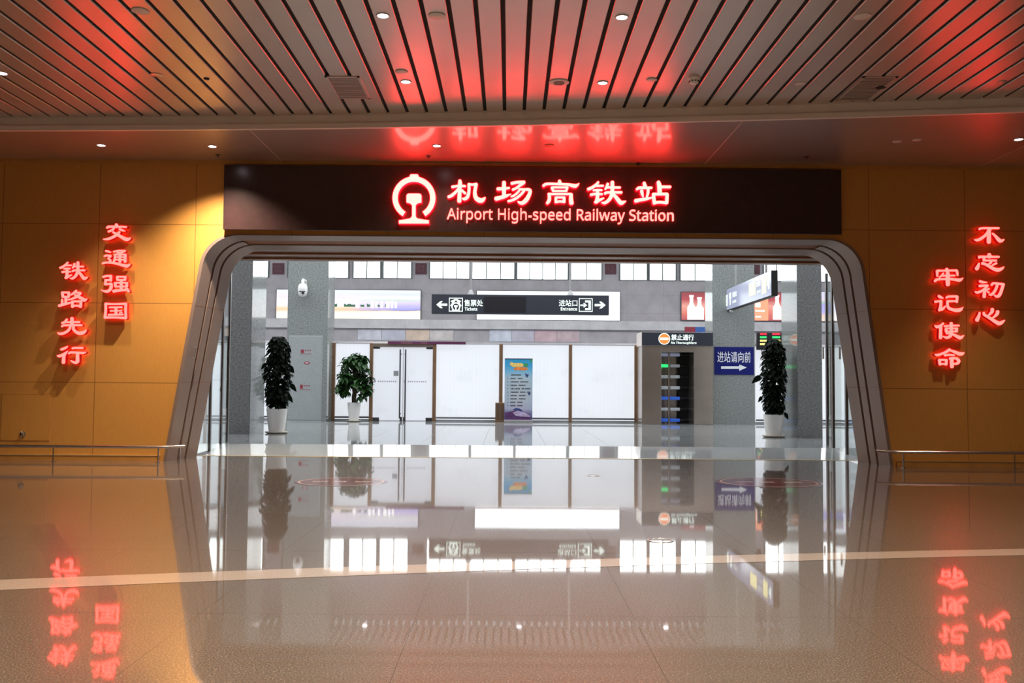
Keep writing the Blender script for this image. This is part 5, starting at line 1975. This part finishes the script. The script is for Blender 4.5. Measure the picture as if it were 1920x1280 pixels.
# ------------------------------------------------------------------ lilac hanging sign seen at an angle
XS = onY(1447, 560, 21.6).x
ys0, ys1 = 21.6, 26.4
zt = onY(1447, 506, 21.6).z
zb = onY(1447, 554.5, 21.6).z
ls = thing('hanging_sign', 'pale lilac hanging sign with yellow squares, seen steeply from its dark end', 'sign', (XS + 0.07, (ys0 + ys1) / 2, ZH))
MB().bevbox(XS, XS + 0.15, ys0, ys1, zb, zt, 0.01).build('box', M['signedge'], ls)
mb = MB()
mb.box(XS - 0.006, XS + 0.002, ys0 + 0.02, ys1 - 0.02, zb + 0.02, zt - 0.01)
mb.build('face', M['lit_lilac'], ls)
for yy in (22.3, 25.3):
    mb = MB()
    mb.tube([(XS + 0.07, yy, zt), (XS + 0.07, yy, ZH + 0.04)], 0.03, 10)
    mb.build('hanger_pole', M['pole'], ls, smooth=True)
mb = MB()
mb.lathe((XS + 0.06, 25.8, zb), [(0.05, 0), (0.05, -0.04), (0.0, -0.06)], 14)
mb.build('sensor', M['white'], ls, smooth=True)


def sface(px0, px1, v0, v1, mat, name, pts=None):
    """patch on the sign face between two picture columns, v0..v1 as fractions of its height"""
    Y0 = onX(px0, 560, XS).y
    Y1 = onX(px1, 560, XS).y
    mb = MB()
    mb.box(XS - 0.012, XS - 0.005, min(Y0, Y1), max(Y0, Y1), zb + (zt - zb) * v0, zb + (zt - zb) * v1)
    return mb.build(name, mat, ls)


sface(1405, 1417, 0.28, 0.82, M['lit_yellow'], 'yellow_panel')
sface(1429, 1437, 0.18, 0.82, M['lit_yellow'], 'yellow_panel')
sface(1419, 1427.5, 0.55, 0.78, M['sign_white'], 'pale_lettering')
sface(1420, 1427.5, 0.28, 0.40, M['sign_white'], 'pale_lettering')
sface(1439, 1441, 0.44, 0.56, M['lit_white'], 'arrow')
sface(1441, 1443.5, 0.30, 0.72, M['lit_white'], 'arrow')
sface(1362.5, 1364.5, 0.22, 0.74, M['lit_white'], 'arrow')
sface(1368, 1371, 0.50, 0.76, M['lit_white'], 'pin_symbol')
sface(1369, 1370.2, 0.22, 0.50, M['lit_white'], 'pin_symbol')
sface(1374, 1382, 0.50, 0.74, M['sign_white'], 'pale_lettering')
sface(1374, 1381, 0.24, 0.36, M['sign_white'], 'pale_lettering')

# ------------------------------------------------------------------ departure board behind the plant
YLB = 26.65
x0, x1, z0, z1 = rect((1419.5, 623), (1468, 656), YLB)
lb = thing('departure_board', 'black departure board with red, green and yellow rows above the moss-pole plant', 'display', ((x0 + x1) / 2, YLB, z0))
mb = MB()
mb.bevbox(x0, x1, YLB, YLB + 0.12, z0, z1, 0.01)
mb.box(x0 + 0.1, x0 + 0.14, YLB + 0.1, YLB + 0.20, z0 + 0.05, z1 - 0.05)
mb.box(x1 - 0.14, x1 - 0.1, YLB + 0.1, YLB + 0.20, z0 + 0.05, z1 - 0.05)
mb.build('housing', M['black_led'], lb)
rnd = random.Random(8)
for v, mm in ((626, 'led_red'), (632, 'led_green'), (638.5, 'led_yellow'), (645, 'led_yellow')):
    for (a, b) in ((1425, 1437.5), (1448, 1463)):
        mb = MB()
        u = a
        while u < b:
            w = 1.6 + rnd.random() * 1.2
            q = rect((u, v - 1.8), (min(u + w, b), v + 1.8), YLB)
            mb.box(q[0], q[1], YLB - 0.004, YLB, q[2], q[3])
            u += w + 0.5
        mb.build('lit_row', M[mm], lb)

# ================================================================== POTTED PLANTS


def leaf(mb, base, d, up, L, Wd, droop=0.25, fold=0.25):
    d = d.normalized()
    s = d.cross(up)
    if s.length < 1e-3:
        s = d.cross(Vector((1, 0, 0)))
    s.normalize()
    n = s.cross(d).normalized()
    rows = [(0.0, 0.06), (0.15, 0.75), (0.38, 1.0), (0.65, 0.72), (0.86, 0.33), (1.0, 0.02)]
    vs = []
    for t, w in rows:
        c = base + d * (L * t) - n * (droop * L * t * t)
        hw = Wd * 0.5 * w
        vs += [c - s * hw + n * (fold * hw), c, c + s * hw + n * (fold * hw)]
    fs = []
    for i in range(len(rows) - 1):
        for k in range(2):
            a = i * 3 + k
            fs.append((a, a + 1, a + 4, a + 3))
    mb.add(vs, fs)


def pot(mb, c, rt, rb, h):
    prof = [(rb * 0.9, 0.02), (rb, 0.025), (rb + (rt - rb) * 0.35, h * 0.3), (rb + (rt - rb) * 0.72, h * 0.65), (rt * 0.985, h * 0.94), (rt, h), (rt * 0.95, h + 0.004), (rt * 0.90, h - 0.02), (rt * 0.88, h - 0.09)]
    mb.lathe(c, prof, 32)


def column_plant(px, Yp, pyb, ptop, pfoot, label, seed, width, stray=None):
    c = onY(px, pyb, Yp)
    x, y = c.x, Yp
    rnd = random.Random(seed)
    t = thing('potted_climber', label, 'potted plant', (x, y, HF), 'moss-pole plants flanking the hall entrance')
    zt = onY(px, ptop, Yp).z
    zp = onY(px, pfoot, Yp).z
    h = zp - HF
    mb = MB()
    mb.lathe((x, y, HF), [(0.20, 0), (0.245, 0.02), (0.25, 0.04), (0.235, 0.042), (0.19, 0.025), (0, 0.024)], 32)
    mb.build('saucer', M['saucer'], t, smooth=True)
    mb = MB()
    pot(mb, (x, y, HF), 0.225, 0.165, h)
    mb.build('pot', M['pot'], t, smooth=True)
    mb = MB()
    mb.lathe((x, y, HF), [(0.197, h - 0.07), (0.1, h - 0.055), (0, h - 0.05)], 20)
    mb.build('soil', M['soil'], t)
    mb = MB()
    mb.tube([(x, y, HF + h - 0.08), (x, y, zt - 0.12)], 0.05, 10)
    mb.build('moss_pole', M['bark'], t)
    mb = MB()
    n = 1300
    for i in range(n):
        u = rnd.random()
        z = zp + 0.05 + (zt - zp - 0.115) * u
        a = rnd.random() * 2 * math.pi
        env = (0.60 + 0.40 * math.sin(min(1, u * 5 + 0.3) * math.pi / 2)) * (1.0 if u < 0.86 else math.cos((u - 0.86) / 0.14 * 1.15))
        env *= 1 + 0.13 * math.sin(7 * u + seed) + 0.06 * math.sin(17 * u)
        R = width * env * (0.22 + 0.74 * math.sqrt(rnd.random()))
        b = Vector((x + R * math.cos(a) * 0.72, y + R * math.sin(a) * 0.72, z))
        d = Vector((math.cos(a), math.sin(a), -0.35 - 0.5 * rnd.random()))
        d += Vector((rnd.uniform(-.35, .35), rnd.uniform(-.35, .35), rnd.uniform(-.2, .2)))
        leaf(mb, b, d, Vector((0, 0, 1)), rnd.uniform(0.085, 0.13), rnd.uniform(0.075, 0.11), 0.3)
    for (dx, dz, dirx, L) in (stray or []):
        leaf(mb, Vector((x + dx, y - 0.05, zp + dz)), Vector((dirx, -0.15, -0.75)), Vector((0, -1, 0.2)), L, L * 0.5, 0.15)
    mb.build('foliage', M['leaf_dark'], t)
    mb = MB()
    for i in range(16):
        a = rnd.random() * 2 * math.pi
        u0 = rnd.random() * 0.7
        z0_ = zp + (zt - zp) * u0
        pts = [(x + 0.05 * math.cos(a), y + 0.05 * math.sin(a), z0_)]
        for k in range(1, 4):
            pts.append((x + (0.05 + 0.05 * k) * math.cos(a + 0.2 * k), y + (0.05 + 0.05 * k) * math.sin(a + 0.2 * k), z0_ + 0.10 * k))
        mb.tube(pts, 0.006, 5)
    mb.build('vine', M['leaf_green'], t)


column_plant(518.5, 20.0, 812, 625, 766, 'dense dark climbing plant in a tall white pot, before the hydrant column', 11, 0.33,
             [(0.27, 0.95, 0.5, 0.2), (0.30, 0.55, 0.6, 0.22), (-0.24, 1.0, -0.6, 0.18), (0.25, 0.30, 0.5, 0.2), (0.24, 1.35, 0.4, 0.14)])
column_plant(1451, 19.95, 818, 630, 777, 'dense dark climbing plant in a tall white pot, beside the blue sign column', 23, 0.315,
             [(-0.30, 0.85, -0.9, 0.26), (0.22, 0.05, 0.4, 0.18), (-0.27, 0.4, -0.5, 0.16)])

# bushy tree by the glass wall
x = onY(661.5, 790, 26.2).x + 0.03
y = 26.2
t = thing('potted_tree', 'bushy green potted tree with a thick trunk in front of the glass wall', 'potted plant', (x, y, HF))
zp = onY(660.5, 754.5, y).z
h = zp - HF
zt = onY(660, 660, y).z
zl = onY(660, 748, y).z
mb = MB()
mb.lathe((x, y, HF), [(0.16, 0), (0.20, 0.02), (0.205, 0.035), (0.19, 0.035), (0.15, 0.02), (0, 0.02)], 28)
mb.build('saucer', M['saucer'], t, smooth=True)
mb = MB()
pot(mb, (x, y, HF), 0.19, 0.135, h)
mb.build('pot', M['pot'], t, smooth=True)
mb = MB()
mb.lathe((x, y, HF), [(0.165, h - 0.06), (0, h - 0.05)], 20)
mb.build('soil', M['soil'], t)
mb = MB()
for k in range(3):
    pts, rr = [], []
    for i in range(9):
        a = 2 * math.pi * k / 3 + i * 0.7
        pts.append((x + 0.035 * math.cos(a), y + 0.035 * math.sin(a), HF + h - 0.07 + 0.11 * i))
        rr.append(0.042 - 0.002 * i)
    mb.tube(pts, rr, 8)
rnd = random.Random(31)
tips = []
top0 = HF + h + 0.55
for k in range(17):
    a = 2 * math.pi * k / 17 * 2.4 + rnd.uniform(-.2, .2)
    el = rnd.uniform(-0.1, 1.35)
    rr = rnd.uniform(0.24, 0.40)
    tz = zl + 0.28 + (zt - zl - 0.42) * (0.02 + 0.95 * max(0, math.sin(el)))
    tip = Vector((x + rr * math.cos(a) * math.cos(el * 0.8), y + rr * math.sin(a) * math.cos(el * 0.8), tz))
    st_ = Vector((x, y, top0 - 0.25 + 0.2 * rnd.random()))
    mid = (st_ + tip) / 2 + Vector((0, 0, 0.08))
    mb.tube([st_, mid, tip], [0.016, 0.011, 0.006], 6)
    tips.append(tip)
mb.build('trunk', M['bark'], t, smooth=True)
mb = MB()
for tip in tips + [Vector((x, y, zt - 0.16)), Vector((x + 0.18, y - 0.1, zt - 0.25)), Vector((x - 0.22, y, zt - 0.30)), Vector((x + 0.36, y, zl + 0.35)), Vector((x - 0.27, y, zl + 0.42)), Vector((x + 0.30, y - .1, zl + 0.18)), Vector((x - 0.28, y - .1, zl + 0.25)), Vector((x + 0.36, y, zl + 0.6)), Vector((x - 0.30, y, zl + 0.65))]:
    for k in range(34):
        a = rnd.random() * 2 * math.pi
        d = Vector((math.cos(a), math.sin(a), rnd.uniform(-0.9, 0.35)))
        b = tip + Vector((rnd.uniform(-.13, .13), rnd.uniform(-.13, .13), rnd.uniform(-.12, .12)))
        leaf(mb, b, d, Vector((0, 0, 1)), rnd.uniform(0.15, 0.23), rnd.uniform(0.11, 0.16), 0.35)
mb.build('foliage', M['leaf_green'], t)
